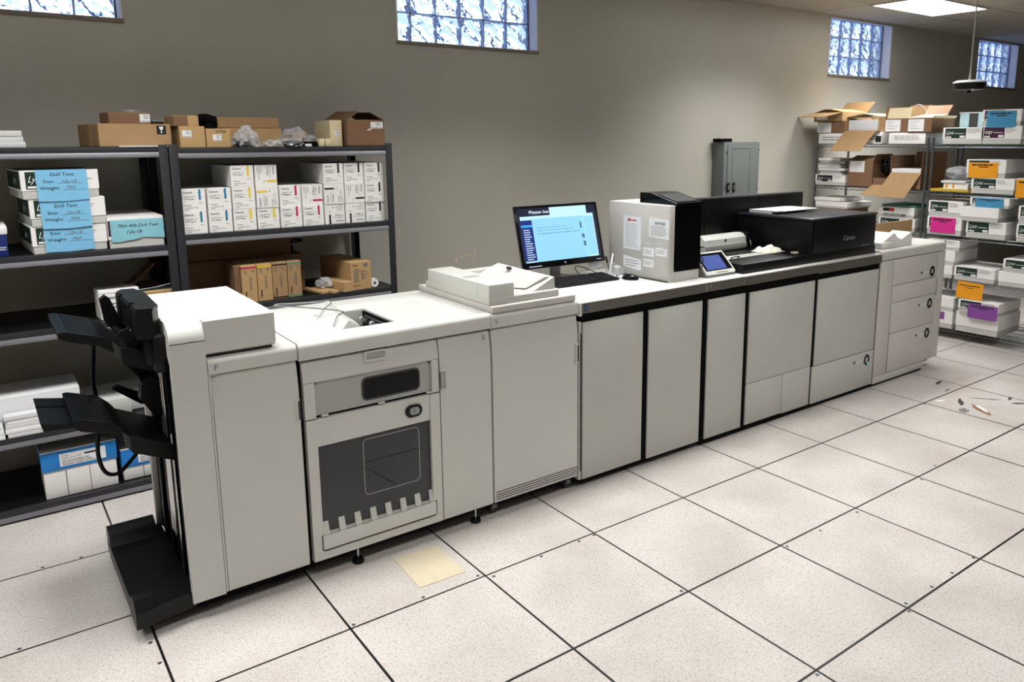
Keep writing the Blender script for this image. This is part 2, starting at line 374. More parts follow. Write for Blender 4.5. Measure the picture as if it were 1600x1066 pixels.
for n, (a, b_) in enumerate(WIN):
    mb = MB()   # reveal lining
    mb.box(a, b_, YW+.0, YW+.12, ZB-.001, ZB+.015, reveal); mb.box(b_-.012, b_-.0, YW+.001, YW+.12, ZB+.015, H, reveal); mb.box(a, a+.012, YW+.001, YW+.12, ZB+.015, H, reveal)
    mb.box(a, b_, YW+.001, YW+.12, H-.014, H, reveal)
    root = struct(mb.build('window_%d' % (n+1)))
    gb = MB(); mo = MB(); y0, y1 = YW+.11, YW+.19; bs = .2035; zb = ZB+.018
    x1 = b_-.016; nb = 6
    for i in range(nb):
        xa = max(x1-bs*(i+1), a+.012); xb = x1-bs*i
        if xb-xa < .03: continue
        for j in range(3): gb.box(xa+.005, xb-.005, y0, y1, zb+bs*j+.005, min(zb+bs*(j+1)-.005, H-.016), GM, .008, 2)
    for i in range(nb+1):
        xa = x1-bs*i
        if xa > a+.02: mo.box(xa-.0052, xa+.0052, y0+.008, y1-.008, zb, H-.014, mortar)
    for j in range(4):
        zz = min(zb+bs*j, H-.018); mo.box(a+.012, b_-.012, y0+.008, y1-.008, zz-.0052, zz+.0052, mortar)
    gb.build('glass_blocks', root); mo.build('mortar_joints', root)
    MB().box(b_-.022, b_-.013, y0-.006, y0+.004, zb-.002, H-.014, wframe).build('edge_bead', root)
    MB().box(a-.002, b_+.004, YW-.012, YW-.001, ZB-.012, ZB+.012, sillm, .002).build('sill', root)
# ceiling light panels
for n, (cx, cy, k) in enumerate(CEIL_LIGHTS):
    d = bpy.data.materials.new('lit_diffuser_%d' % n); d.use_nodes = True; b = d.node_tree.nodes['Principled BSDF']
    b.inputs['Base Color'].default_value = (.8, .8, .78, 1); b.inputs['Emission Color'].default_value = (1.0, .995, .975, 1); b.inputs['Emission Strength'].default_value = LIGHT_E*k
    t = thing('ceiling_light', ['lit flat ceiling panel light above the wire shelves', ][0] if n == 0 else 'lit flat ceiling panel light outside the camera view', 'ceiling light', (cx, cy, H), world=True, group='recessed ceiling panel lights')
    mb = MB(); hx, hy = .595, .3
    mb.box(cx-hx, cx+hx, cy-hy, cy-hy+.02, H-.012, H-.0005, tbar); mb.box(cx-hx, cx+hx, cy+hy-.02, cy+hy, H-.012, H-.0005, tbar)
    mb.box(cx-hx, cx-hx+.02, cy-hy+.02, cy+hy-.02, H-.012, H-.0005, tbar); mb.box(cx+hx-.02, cx+hx, cy-hy+.02, cy+hy-.02, H-.012, H-.0005, tbar)
    mb.build('frame', t)
    MB().box(cx-hx+.02, cx+hx-.02, cy-hy+.02, cy+hy-.02, H-.009, H-.002, d).build('diffuser', t)
    ld_ = bpy.data.lights.new('troffer_lamp', 'AREA'); ld_.shape = 'RECTANGLE'; ld_.size = 1.13; ld_.size_y = .55; ld_.energy = LAMP_W*k; ld_.spread = math.radians(LAMP_SPREAD if n else 100); ld_.color = (1.0, .995, .975)
    lo_ = bpy.data.objects.new('troffer_lamp', ld_); COL.objects.link(lo_); lo_.parent = t; lo_.location = (0, 0, -.0125)

# ================================================================ PRINTING LINE
YP = .41; YB = 1.15   # front face and back of the machines
def door_prof(z0, z1, y=YP, th=.03, lean=.016, zc=.8):
    zc = max(zc, z0+.01)
    pts = [(y+th, z0), (y+.004, z0), (y, z0+.006)]
    n = 8
    for k in range(n+1):
        q = k/n; z = zc+(z1-.004-zc)*q; pts.append((y+lean*q*q, z))
    pts += [(y+lean+.006, z1), (y+th, z1)]
    return pts
def lid_prof(z0, z1, y=YP, yb=YB, r=.022):
    pts = [(yb, z0), (y+.004, z0), (y, z0+.004)]
    for k in range(7):
        t = PI - PI/2*k/6; pts.append((y+r+r*math.cos(t), z1-r+r*math.sin(t)))
    pts += [(yb-.01, z1), (yb, z1-.01)]
    return pts
def caster(mb, x, y, r=.022):
    mb.tube([(x, y-.011, r), (x, y+.011, r)], r, dkgrey, 14); mb.box(x-.014, x+.014, y-.016, y+.016, r*1.1, r*2.6, steel)
def foot_geo(mb, x, y, top):
    mb.lathe([(.026, 0), (.027, .006), (.022, .018), (.008, .022)], (x, y, 0), black, 18); mb.lathe([(.0055, .02), (.0055, top)], (x, y, 0), chrome, 10)
# ---- finisher
t = thing('booklet_finisher', 'white finisher at left end of the printing line, lettered F, with black output trays', 'printer finisher', (-.23, .78, 0), world=True)
mb = MB(); mb.box(-.40, -.006, YP+.035, YB, .07, 1.035, blackm); mb.box(-.40, -.004, YB-.02, YB+.005, .06, 1.04, white); mb.build('cabinet', t)
mb = MB(); mb.prism(lid_prof(.976, 1.04), 'x', -.341, -.003, white)
fr = front(YP)
mb.build('top_cover', t)
d = MB(); prof = door_prof(.079, .972)
# door with rounded upper left corner: slices in x
d.prism(prof, 'x', -.292, -.005, white)
for k in range(6):
    a0, a1 = k*PI/12, (k+1)*PI/12
    xa = -.332+.04*(1-math.cos(a0)); xb = -.332+.04*(1-math.cos(a1)); zt = .972-.04*(1-math.sin((a0+a1)/2))
    d.prism(door_prof(.079, zt), 'x', xa, xb, white)
dr = d.build('door', t)
mb = MB(); mb.slab(fr, -.022, .722, -.006, .815, white, 0, .008); mb.slab(fr, -.014, .728, -.004, .809, dkgrey, .004, .0085); mb.build('handle', dr)
mb = MB(); mb.prism(door_prof(.974, .976, lean=0), 'x', -.341, -.34, white)
mb = MB(); mb.box(-.3415, -.3335, YP+.004, YP+.03, .079, .99, white); mb.box(-.3335, -.30, YP+.02, YP+.03, .93, .985, white); mb.build('door_surround', t)
mb = MB(); mb.text(front(YP), 'F', -.318, .998-.006, .024, letc, wid=.014); mb.build('lettering', t)
# tall left cover with rounded top
pts = [(YP+.03, .074), (YP, .074), (YP, 1.115)]
for k in range(9):
    tt = PI-PI/2*k/8; pts.append((YP+.075+.075*math.cos(tt), 1.112+.075*math.sin(tt)))
pts += [(YP+.13, 1.187), (YP+.13, 1.13), (YP+.03, 1.03)]
MB().prism(pts, 'x', -.466, -.344, white).build('tower_cover', t)
# raised head box
mb = MB(); mb.prism([(YP+.008, 1.06), (YP-.012+.02, 1.075), (YP+.012, 1.183), (YP+.018, 1.187), (1.10, 1.187), (1.105, 1.18), (1.105, 1.05), (YP+.03, 1.05)], 'x', -.343, -.082, white)
mb.box(-.462, -.3432, YP+.131, 1.105, 1.07, 1.187, white, .003)
mb.box(-.0818, -.076, YP+.02, 1.10, 1.065, 1.183, white2, .002)
mb.box(-.335, -.09, YP+.03, 1.1, 1.04, 1.051, dkgrey)  # dark grey slab stands in for the shadow line under the head box
hb = mb.build('head_box', t)
mb = MB()
for a in ((-.39, -.386, .80, .90), (-.14, -.138, .62, .95)): MB().box(a[0], a[1], a[2], a[3], 1.187, 1.188, lgrey).build('guide_line', hb)
# black inner end wall with chrome rods and pale back edge
mb = MB(); mb.box(-.44, -.40, YP+.03, YB-.02, .10, 1.06, blackm)
for y in (.50, .62, .80, .95): mb.box(-.455, -.44, y, y+.03, .12, 1.0, black, .003)
mb.build('end_wall', t)
mb = MB()
for y in (.70, .735, .765): mb.tube([(-.452, y, .24), (-.452, y, 1.0)], .006, chrome, 8)
mb.tube([(-.458, .58, .12), (-.458, .58, .72)], .004, chrome, 6)
mb.build('chrome_rods', t)
MB().box(-.463, -.43, YB-.035, YB-.005, .10, 1.05, white2, .003).build('back_edge_strip', t)
# trays
def tray(name, top, bot, y0, y1, thick=.0, ribs=True, nr=13):
    n = len(top); vs = []; fs = []
    mb = MB(); mb.prism(top+bot[::-1], 'y', y0, y1, traym); o = mb.build(name, t)
    if ribs:
        mb = MB()
        for k in range(nr):
            yy = y0+.03+(y1-y0-.06)*k/(nr-1)
            for i in range(len(top)-2):
                a, b_ = top[i], top[i+1]
                mb.prism([(a[0]+.004, a[1]), (b_[0], b_[1]), (b_[0], b_[1]+.0012), (a[0]+.004, a[1]+.0012)], 'y', yy, yy+.005, traym)
        for (a, b_) in ((y0, y0+.012), (y1-.012, y1)):
            pass
        mb.build('ribs', o)
    return o
tp = [(-.79, 1.172), (-.765, 1.172), (-.665, 1.140), (-.61, 1.112), (-.59, 1.085), (-.44, 1.02)]
bt = [(-.79, 1.150), (-.76, 1.135), (-.665, 1.104), (-.615, 1.066), (-.60, 1.036), (-.44, .960)]
U_ = tray('upper_tray', tp, bt, .6, 1.0)
mb = MB(); mb.box(-.60, -.45, .78, .98, 1.12, 1.135, black, .004, mx=Matrix.Translation((-.52, 0, 1.07)) @ Matrix.Rotation(.5, 4, 'Y') @ Matrix.Translation((.52, 0, -1.12))); mb.build('paper_stop', U_)
tp = [(-.775, .838), (-.76, .840), (-.655, .805), (-.615, .765), (-.595, .735), (-.44, .66)]
bt = [(-.775, .812), (-.755, .792), (-.65, .758), (-.618, .705), (-.605, .685), (-.44, .612)]
L_ = tray('lower_tray', tp, bt, .6, 1.0)
mb = MB(); mb.prism([(-.875, .842), (-.77, .822), (-.74, .81), (-.74, .80), (-.77, .806), (-.868, .812)], 'y', .62, .985, traym)
mb.prism([(-.873, .8425), (-.77, .823), (-.77, .826), (-.873, .8455)], 'y', .85, .86, traym)
mb.build('tray_extension', L_)
for tr, z_ in ((U_, 0), (L_, -.352)):
    mb = MB(); mb.prism([(-.600, 1.088+z_), (-.585, 1.088+z_), (-.44, 1.022+z_), (-.44, .955+z_), (-.598, 1.030+z_)], 'y', .575, .60, traym); mb.prism([(-.625, 1.118+z_), (-.600, 1.09+z_), (-.598, 1.03+z_), (-.618, 1.06+z_)], 'y', .585, .60, dkgrey); mb.build('hinge_block', tr)
# stapler guide above the upper tray: stepped black housing
mb = MB()
prof = [(-.552, .36), (-.498, .345), (-.47, .40), (-.462, .72), (-.485, .84), (-.53, .85), (-.553, .81), (-.552, .74), (-.538, .72), (-.552, .70), (-.552, .52), (-.53, .505), (-.552, .46)]
mb.prism([(x, y+.14) for x, y in prof], 'z', 1.13, 1.235, black)
mb.prism([(x*.97-.012, y*.98+.15) for x, y in prof], 'z', 1.235, 1.243, black)
mb.box(-.505, -.462, .47, .98, 1.0, 1.14, black, .006)
mb.box(-.53, -.47, .52, .56, 1.02, 1.14, black, .012)
mb.build('guide_housing', t)
def wing(name, pts, y0, y1, rz=0):
    MB().prism(pts, 'y', y0, y1, black).build(name, t)
wing('sheet_guide', [(-.62, 1.23), (-.60, 1.245), (-.585, 1.23), (-.55, 1.13), (-.53, 1.10), (-.58, 1.09), (-.61, 1.14)], .86, .90)
wing('sheet_guide', [(-.60, 1.14), (-.56, 1.155), (-.50, 1.12), (-.50, 1.06), (-.57, 1.08)], .62, .635)
wing('sheet_guide', [(-.56, .96), (-.54, .975), (-.46, .90), (-.47, .86), (-.50, .88)], .83, .87)
wing('sheet_guide', [(-.52, .90), (-.49, .92), (-.44, .88), (-.44, .74), (-.49, .76), (-.53, .83)], .74, .80)
wing('sheet_guide', [(-.60, .83), (-.58, .845), (-.47, .78), (-.46, .74), (-.5, .745)], .96, .985)
mb = MB(); mb.tube([(-.56, .6, 1.15), (-.545, .63, 1.12), (-.55, .7, 1.13), (-.53, .75, 1.10), (-.50, .72, 1.14)], .003, dkgrey, 6); mb.build('sensor_wire', t)
# base foot with raised rims
mb = MB()
mb.prism([(-.665, .40), (-.45, .435), (-.45, 1.12), (-.52, 1.13), (-.655, 1.12), (-.668, 1.05)], 'z', .05, .115, black)
mb.prism([(YP-.01, .05), (YP-.02, .12), (YP+.0, .165), (YP+.06, .155), (YP+.13, .118), (YP+.13, .05)], 'x', -.668, -.60, black)
mb.prism([(YP+.01, .055), (YP+.015, .115), (YP+.14, .117), (YP+.14, .055)], 'x', -.60, -.47, black)
mb.prism([(1.0, .11), (1.05, .16), (1.10, .175), (1.135, .16), (1.14, .05), (1.0, .05)], 'x', -.665, -.48, black)
mb.box(-.44, -.006, YP+.04, YB-.05, .035, .075, blackm)
bs_ = mb.build('base_foot', t)
mb = MB(); mb.rect((V((-.665, .55, .1152)), Y, X), 0, .02, .001, .2, dkgrey); mb.build('seam', bs_)
mb = MB(); caster(mb, -.60, .50, .02); mb.build('caster', t)
mb = MB(); caster(mb, -.60, 1.05, .02); mb.build('caster', t)
# hanging loop of cable
mb = MB(); P_ = [(-.642, 1.02, 1.10), (-.645, 1.02, 1.0), (-.660, 1.02, .87), (-.656, 1.02, .78), (-.664, 1.02, .64), (-.672, 1.02, .54), (-.66, 1.02, .47), (-.635, 1.02, .44), (-.60, 1.02, .44), (-.56, 1.02, .475), (-.50, 1.02, .54), (-.44, 1.02, .61)]
def smooth_path(P, n=5):
    out = []; Q = [V(p) for p in P]; Q = [Q[0]*2-Q[1]]+Q+[Q[-1]*2-Q[-2]]
    for i in range(1, len(Q)-2):
        for k in range(n):
            u = k/n; a, b, c, d_ = Q[i-1], Q[i], Q[i+1], Q[i+2]
            out.append(.5*((2*b)+(c-a)*u+(2*a-5*b+4*c-d_)*u*u+(3*b-a-3*c+d_)*u**3))
    out.append(Q[-2]); return out
mb.tube(smooth_path(P_), .0085, black, 8); mb.build('cable', t)

# ---- stacker
t = thing('paper_stacker', 'white stacker unit lettered S with smoked window and toothed tray', 'printer stacker', (.45, .78, 0), world=True)
mb = MB(); mb.box(.008, .915, YP+.035, YB-.01, .055, .90, blackm); mb.box(.004, .92, YB-.03, YB, .07, 1.03, white); mb.build('cabinet', t)
hx0, hx1, hy0, hy1 = .245, .492, .545, .90
mb = MB()
mb.prism([p for p in lid_prof(.968, 1.04, yb=hy0)][:-2]+[(hy0, 1.04)], 'x', .004, .921, white)
mb.box(.004, .921, hy1, YB, .968, 1.04, white, .003); mb.box(.004, hx0, hy0, hy1, .968, 1.04, white); mb.box(hx1, .921, hy0, hy1, .968, 1.04, white)
cv = mb.build('counter_top', t)
mb = MB()
for (x0, x1, y0, y1) in ((.083, .085, .545, .92), (.085, .21, .80, .802), (.085, .21, .664, .666), (.085, .245, .545, .547), (.085, .25, .918, .92), (.02, .90, .468, .47), (.3, .90, 1.05, 1.052)):
    mb.box(x0, x1, y0, y1, 1.0395, 1.0404, lgrey)
mb.build('cover_seams', cv)
mb = MB(); mb.box(hx0, hx0+.004, hy0, hy1, .90, 1.036, white); mb.box(hx0, hx1, hy1-.004, hy1, .9, 1.036, white); mb.box(hx0, hx1, hy0, hy0+.004, .9, 1.036, white)
mb.prism([(hx0+.004, 1.0), (hx1-.06, .93), (hx1-.06, .90), (hx0+.004, .90)], 'y', hy0+.004, hy1-.004, white)
mb.build('output_well', t)
mb = MB(); mb.box(hx1-.012, hx1-.001, hy0+.02, hy1-.02, .93, 1.032, blackm)
for k in range(5): mb.tube([(hx1-.03, hy0+.05+.06*k, 1.0), (hx1-.03, hy0+.07+.06*k, 1.0)], .012, dkgrey if k % 2 else lgrey, 10)
mb.box(hx1-.02, hx1-.012, hy0+.04, hy1-.06, 1.012, 1.02, steel); mb.build('feed_rollers', t)
mb = MB()
mb.prism([(.247, 1.0405), (.277, 1.075), (.34, 1.035), (.34, 1.03), (.247, 1.03)], 'y', .546, .552, white)
mb.add([(.247, .546, 1.0405), (.277, .546, 1.075), (.290, .70, 1.072), (.225, .66, 1.0405), (.300, .84, 1.085), (.215, .80, 1.0405), (.317, .897, 1.100), (.275, .897, 1.0405)], [(0, 1, 2, 3), (3, 2, 4, 5), (5, 4, 6, 7)], white)
mb.add([(.277, .546, 1.075), (.34, .546, 1.03), (.37, .72, 1.03), (.290, .70, 1.072), (.38, .85, 1.03), (.300, .84, 1.085), (.385, .897, 1.035), (.317, .897, 1.100)], [(0, 1, 2, 3), (3, 2, 4, 5), (5, 4, 6, 7)], white)
mb.prism([(.275, 1.0405), (.317, 1.101), (.385, 1.035)], 'y', .892, .898, white)
mb.build('output_ramp', t)
mb = MB(); mb.tube(smooth_path([(.225, .60, 1.044), (.27, .66, 1.075), (.30, .70, 1.088), (.10, .92, 1.10), (.092, .95, 1.10), (.115, .965, 1.10), (.31, .86, 1.102), (.27, .82, 1.08), (.22, .78, 1.044)], 4), .0028, chrome, 6); mb.build('wire_bail', t)
# upper door
def framed(mb, fr, x0, z0, x1, z1, m, l0, l1): mb.slab(fr, x0, z0, x1, z1, m, l0, l1)
dd = MB(); dd.prism(door_prof(.868, .958), 'x', .014, .634, white)
fr = front(YP+.03)
dd.slab(fr, .014, .716, .060, .8685, white, 0, .03); dd.slab(fr, .600, .716, .634, .8685, white, 0, .03)
ud = dd.build('upper_door', t)
mb = MB(); mb.shape(front(YP+.03), rrect(.062, .722, .598, .8675, .03, corners=(0, 1, 1, 0)), lgrey, 0, .016); mb.build('inset_panel', ud)
mb = MB(); ring(mb, front(YP+.014), rrect(.268, .742, .545, .846, .026), rrect(.276, .749, .537, .839, .02), dkgrey, 0, .004); mb.shape(front(YP+.014), rrect(.276, .749, .537, .839, .02), gloss, 0, .0015); mb.build('viewing_window', ud)
mb = MB(); ring(mb, front(YP+.012), rrect(.283, .914, .382, .961, .005, 2), rrect(.290, .926, .376, .955, .003, 2), white, 0, .016); mb.rect(front(YP+.004), .288, .922, .378, .957, lgrey, .002); mb.build('handle', ud)
mb = MB()
for x in (.085, .34, .575): mb.box(x, x+.03, YP+.004, YP+.02, .714, .722, white, .002)
mb.build('latch_tabs', ud)
# lower door
ld = MB(); fr = front(YP+.03)
ld.slab(fr, .016, .080, .060, .709, white, 0, .03); ld.slab(fr, .588, .080, .636, .709, white, 0, .03); ld.slab(fr, .060, .588, .588, .709, white, 0, .024); ld.slab(fr, .060, .080, .588, .118, white, 0, .03)
lo = ld.build('lower_door', t)
mb = MB(); mb.slab(front(YP+.03), .060, .20, .588, .588, smoke, 0, .014); gl = mb.build('smoked_window', lo)
mb = MB(); ring(mb, front(YP+.016), rrect(.262, .308, .533, .567, .02), rrect(.2645, .3105, .5305, .5645, .018), lgrey, 0, .001); mb.build('window_outline', gl)
mb = MB(); mb.rect(front(YP+.016), .27, .46, .53, .464, ink, .0006)
mb.add([(.27, YP+.0152, .435), (.275, YP+.0152, .435), (.41, YP+.0152, .325), (.40, YP+.0152, .325)], [(0, 1, 2, 3)], ink); mb.build('inner_wire', gl)
# toothed tray front
mb = MB(); mb.prism([(YP+.03, .20), (YP-.002, .185), (YP-.006, .178), (YP-.006, .128), (YP, .122), (YP+.03, .122)], 'x', .060, .598, white)
for k in range(8):
    x = .062+.0728*k; mb.prism([(YP+.03, .248), (YP+.017, .248), (YP-.003, .186), (YP+.03, .186)], 'x', x, min(x+.027, .597), white)
mb.box(.062, .588, YP+.025, YP+.0285, .186, .25, blackm); mb.prism([(YP+.028, .200), (YP+.002, .188), (YP+.028, .186)], 'x', .062, .588, white2)
ring(mb, front(YP-.001), rrect(.052, .117, .604, .192, .014, corners=(1, 0, 0, 1)), rrect(.056, .121, .600, .191, .012, corners=(1, 0, 0, 1)), dkgrey, 0, .001)
mb.build('toothed_tray', lo)
mb = MB(); mb.shape(front(YP+.006), rrect(.464, .622, .546, .679, .027), gloss, 0, .006); mb.shape(front(YP+.006), rrect(.484, .633, .532, .668, .016), silver, .006, .009); mb.box(.505, .507, YP-.0045, YP-.003, .64, .662, dkgrey); mb.build('round_button', lo)
# side door S
d = MB(); d.prism(door_prof(.078, .958), 'x', .642, .915, white); sd = d.build('side_door', t)
mb = MB(); ring(mb, front(YP-.0), rrect(.640, .720, .672, .816, .004, 2), rrect(.640, .727, .666, .809, .003, 2), white, 0, .008); mb.slab(front(YP), .642, .727, .666, .809, lgrey, 0, .002); mb.build('handle', sd)
mb = MB(); mb.text(front(YP+.007), 'S', .872, .918, .027, letc, wid=.018); mb.build('lettering', sd)
for q in ((.22, .44), (.83, .44), (.22, 1.05), (.83, 1.05)):
    mb = MB(); foot_geo(mb, q[0], q[1], .09); mb.build('levelling_foot', t)

# ---- inspection unit V with document feeder on top
t = thing('inspection_unit', 'white cabinet lettered V with vent slots and a document feeder on top', 'printer unit', (1.19, .78, 0), world=True)
mb = MB(); mb.box(.926, 1.448, YP+.035, YB-.01, .055, 1.0, blackm); mb.box(.924, 1.450, YB-.03, YB, .07, 1.03, white); mb.build('cabinet', t)
MB().prism(lid_prof(.966, 1.036), 'x', .924, 1.448, white).build('counter_top', t)
d = MB(); d.prism(door_prof(.078, .960), 'x', .926, 1.447, white); vd = d.build('door', t)
mb = MB()
for k in range(4): mb.box(.934, 1.446, YP-.0012, YP+.004, .0935+.0125*k, .0975+.0125*k, dkgrey)
mb.build('vent_slots', vd)
mb = MB(); mb.slab(front(YP), 1.432, .706, 1.448, .812, white, 0, .008); mb.slab(front(YP), 1.440, .714, 1.450, .804, dkgrey, .005, .0085); mb.build('handle', vd)
mb = MB(); mb.text(front(YP), 'V', .942, .984, .028, letc, wid=.02); mb.build('lettering', t)
mb = MB(); caster(mb, .95, .47, .024); mb.build('caster', t)
mb = MB(); caster(mb, 1.42, .47, .024); mb.build('caster', t)
mb = MB(); mb.box(.932, 1.437, YP+.004, 1.16, 1.037, 1.068, white2, .004); fb = mb.build('feeder_base', t)
mb = MB(); mb.box(.934, 1.352, YP+.035, 1.08, 1.069, 1.101, white2, .003)
mb.box(.935, 1.08, YP+.036, 1.055, 1.09, 1.168, white, .003)
# raised back rim of the paper tray
mb.box(1.08, 1.30, .93, .99, 1.10, 1.155, white, .003)
mb.build('feeder_lid', t)
mb = MB()   # sloping input tray
q = [(1.215, .475, 1.1015), (1.346, .475, 1.162), (1.350, .475, 1.1015), (1.10, .925, 1.106), (1.30, .925, 1.182), (1.346, .925, 1.1015), (1.170, .70, 1.1015), (1.325, .70, 1.170), (1.349, .70, 1.1015)]
mb.add(q, [(0, 1, 2), (3, 5, 4), (0, 6, 7, 1), (6, 3, 4, 7), (1, 7, 8, 2), (7, 4, 5, 8), (0, 2, 8, 6), (6, 8, 5, 3)], white)
q2 = [(1.205, .53, 1.110), (1.305, .50, 1.162), (1.335, .50, 1.160), (1.165, .64, 1.104), (1.262, .66, 1.157), (1.335, .66, 1.162), (1.25, .53, 1.115), (1.22, .65, 1.112)]
mb.add(q2, [(0, 3, 4, 1), (1, 4, 5, 2), (0, 1, 2, 6), (3, 7, 5, 4)], white2)
mb.build('input_tray', t)
mb = MB(); mb.slab((V((1.0, .70, 1.1685)), X, Y), -.045, -.01, .035, .03, lgrey, 0, .001); mb.build('feeder_label', t); MB().box(1.27, 1.285, .77, .80, 1.166, 1.180, dkgrey).build('guide_tab', t); MB().box(.9345, .936, .55, .552, 1.07, 1.166, lgrey).build('feeder_seam', t)

# ---- fixing unit C and print engine B
def letter_badge(root, ch, x, z, m_bg, m_fg):
    mb = MB(); mb.slab(front(YP-.007), x, z, x+.024, z+.034, m_bg, 0, .0012) if m_bg else None
    mb.text(front(YP-.008), ch, x+.006, z+.008, .019, m_fg, wid=.012); mb.build('lettering', root)
t = thing('fixing_unit', 'white cabinet lettered C with two tall doors carrying the monitor', 'printer unit', (1.94, .78, 0), world=True)
mb = MB(); mb.box(1.475, 2.405, YP+.013, YB, .03, .963, blackm); mb.build('cabinet', t)
mb = MB(); mb.box(1.458, 1.474, YP-.004, YB, .950, 1.0195, white, .002); mb.box(1.474, 2.412, YP-.002, YB, .9635, 1.0195, white, .002); mb.build('worktop', t)
MB().box(1.474, 2.411, YP-.007, YP-.002, .963, 1.016, strip).build('metal_strip', t)
MB().box(1.458, 1.474, YP+.002, YP+.04, .05, .918, white2, .002).build('side_post', t)
mb = MB(); mb.box(1.466, 1.469, YP-.003, YP+.002, .10, .86, dkgrey); mb.build('hinge_line', t)
MB().box(1.482, 1.912, YP, YP+.012, .048, .914, doorw, .003).build('door', t)
MB().box(1.956, 2.389, YP, YP+.012, .042, .914, doorw, .003).build('door', t)
letter_badge(t, 'C', 1.484, .975, badge, sheetb)
mb = MB(); caster(mb, 1.50, .50, .018); mb.build('caster', t)
mb = MB(); caster(mb, 2.36, .50, .018); mb.build('caster', t)

t = thing('print_engine', 'long print engine lettered B with black top housing and three door bays', 'printer', (3.36, .78, 0), world=True)
mb = MB(); mb.box(2.412, 4.284, YP+.013, YB, .012, .951, blackm); mb.build('cabinet', t)
mb = MB(); mb.box(2.416, 4.285, YP-.002, YB, .9635, 1.0195, white, .002); mb.build('worktop', t)
mb = MB(); mb.box(2.421, 2.752, YP-.007, YP-.002, .963, 1.016, strip); mb.box(2.760, 3.512, YP-.007, YP-.002, .961, 1.014, strip); mb.box(3.520, 4.285, YP-.007, YP-.002, .952, 1.012, strip); mb.build('metal_strip', t)
MB().box(2.441, 2.776, YP, YP+.012, .042, .912, doorw, .003).build('narrow_door', t)
MB().box(2.818, 3.492, YP, YP+.012, .318, .909, doorw, .003).build('middle_door', t)
MB().box(2.818, 3.186, YP, YP+.012, .045, .315, doorw, .002).build('lower_panel', t)
MB().box(3.190, 3.490, YP, YP+.012, .040, .315, doorw, .002).build('lower_panel', t)
MB().box(3.532, 4.270, YP+.002, YP+.012, .305, .909, doorw, .003).build('right_door', t)
d = MB().box(3.512, 4.272, YP, YP+.012, .035, .301, doorw, .003).build('paper_drawer', t)
def ring_button(root, x, z, y=YP, lit=False):
    mb = MB(); c = lambda r, n=20: [(x+r*.82*math.cos(2*PI*k/n), z+r*math.sin(2*PI*k/n)) for k in range(n)]
    ring(mb, front(y), c(.041), c(.023), gloss, 0, .004); mb.shape(front(y), c(.022), lgrey, 0, .001)
    mb.slab(front(y), x-.170, z-.005, x-.150, z+.013, ink, 0, .001); mb.shape(front(y), rrect(x-.13, z-.016, x-.055, z+.012, .005, 2), white, 0, .0008)
    o = mb.build('round_handle', root)
    if lit:
        g = mat('status_green', (60, 200, 180), .4, emis=(60, 220, 190), estr=1.2, nscale=5)
        MB().shape(front(y), [(x+.012+.007*math.cos(2*PI*k/10), z-.026+.007*math.sin(2*PI*k/10)) for k in range(10)], g, .004, .0055).build('status_light', o)
ring_button(d, 4.186, .238, lit=True)
letter_badge(t, 'B', 2.432, .978, None, lgrey)
mb = MB(); mb.box(2.80, 4.282, YP+.05, 1.10, 1.020, 1.079, black, .003); bsx = mb.build('black_deck', t)
mb = MB(); mb.box(2.93, 3.30, .70, .735, 1.079, 1.083, white, .001); mb.box(2.86, 3.30, .655, .69, 1.079, 1.083, white, .001); mb.tube(smooth_path([(2.92, .66, 1.085), (2.93, .64, 1.095), (2.97, .63, 1.095), (2.99, .66, 1.085)]), .004, black, 6); mb.build('white_guide_strip', bsx)
mb = MB(); mb.box(3.497, 4.268, YP+.05, 1.09, 1.079, 1.303, black, .004); mb.box(3.487, 4.274, YP+.045, 1.095, 1.303, 1.318, blktop, .004); mb.box(3.5, 3.52, YP+.0485, YP+.05, 1.09, 1.30, blackm)
hb = mb.build('top_housing', t)
mb = MB(); mb.text(front(YP+.05), 'Canon', 3.865, 1.145, .034, silver, wid=.14, bold=.02); mb.lines(front(YP+.05), 4.09, 1.035+.052, 4.20, 1.10, 1, silver); mb.build('lettering', hb)
mb = MB(); mb.box(2.62, 4.284, 1.10, 1.16, 1.02, 1.425, black, .004); mb.box(2.62, 4.284, 1.098, 1.162, 1.425, 1.437, dkgrey, .003)
for x in (3.15, 3.75): mb.box(x, x+.003, 1.0985, 1.10, 1.08, 1.42, blackm)
mb.build('rear_panel', t)

# ---- paper deck
t = thing('paper_deck', 'white three-drawer paper deck at right end of the printing line', 'paper deck', (4.76, .78, 0), world=True)
mb = MB(); mb.box(4.296, 5.235, YP+.05, YB, .07, .955, white2); mb.box(4.30, 5.225, YP+.016, YP+.05, .08, .957, blackm); mb.box(4.30, 5.03, YP+.02, YB-.05, .0, .04, blackm); mb.box(4.30, 5.2, YP+.06, YB-.05, .04, .07, blackm); mb.build('cabinet', t)
mb = MB(); mb.prism(lid_prof(.962, 1.036, r=.028), 'x', 4.29, 5.232, white2); mb.build('top_cover', t)
def wprism(z0, z1, x0, x1, name, m=white2):
    return MB().box(x0, x1, YP, YP+.015, z0, z1, m, .0012).build(name, t)
MB().box(4.290, 4.466, YP+.001, YP+.015, .08, .957, white2, .001).build('left_filler', t)
MB().box(4.296, 5.04, YP+.004, YP+.03, .022, .0785, white2, .002).build('bottom_skirt', t)
d1 = wprism(.760, .957, 4.470, 5.126, 'drawer'); ring_button(d1, 5.040, .812)
wprism(.627, .755, 4.472, 5.126, 'blank_panel')
d2 = wprism(.388, .623, 4.474, 5.126, 'drawer'); ring_button(d2, 5.040, .553)
d3 = wprism(.082, .384, 4.478, 5.130, 'drawer'); ring_button(d3, 5.036, .311)
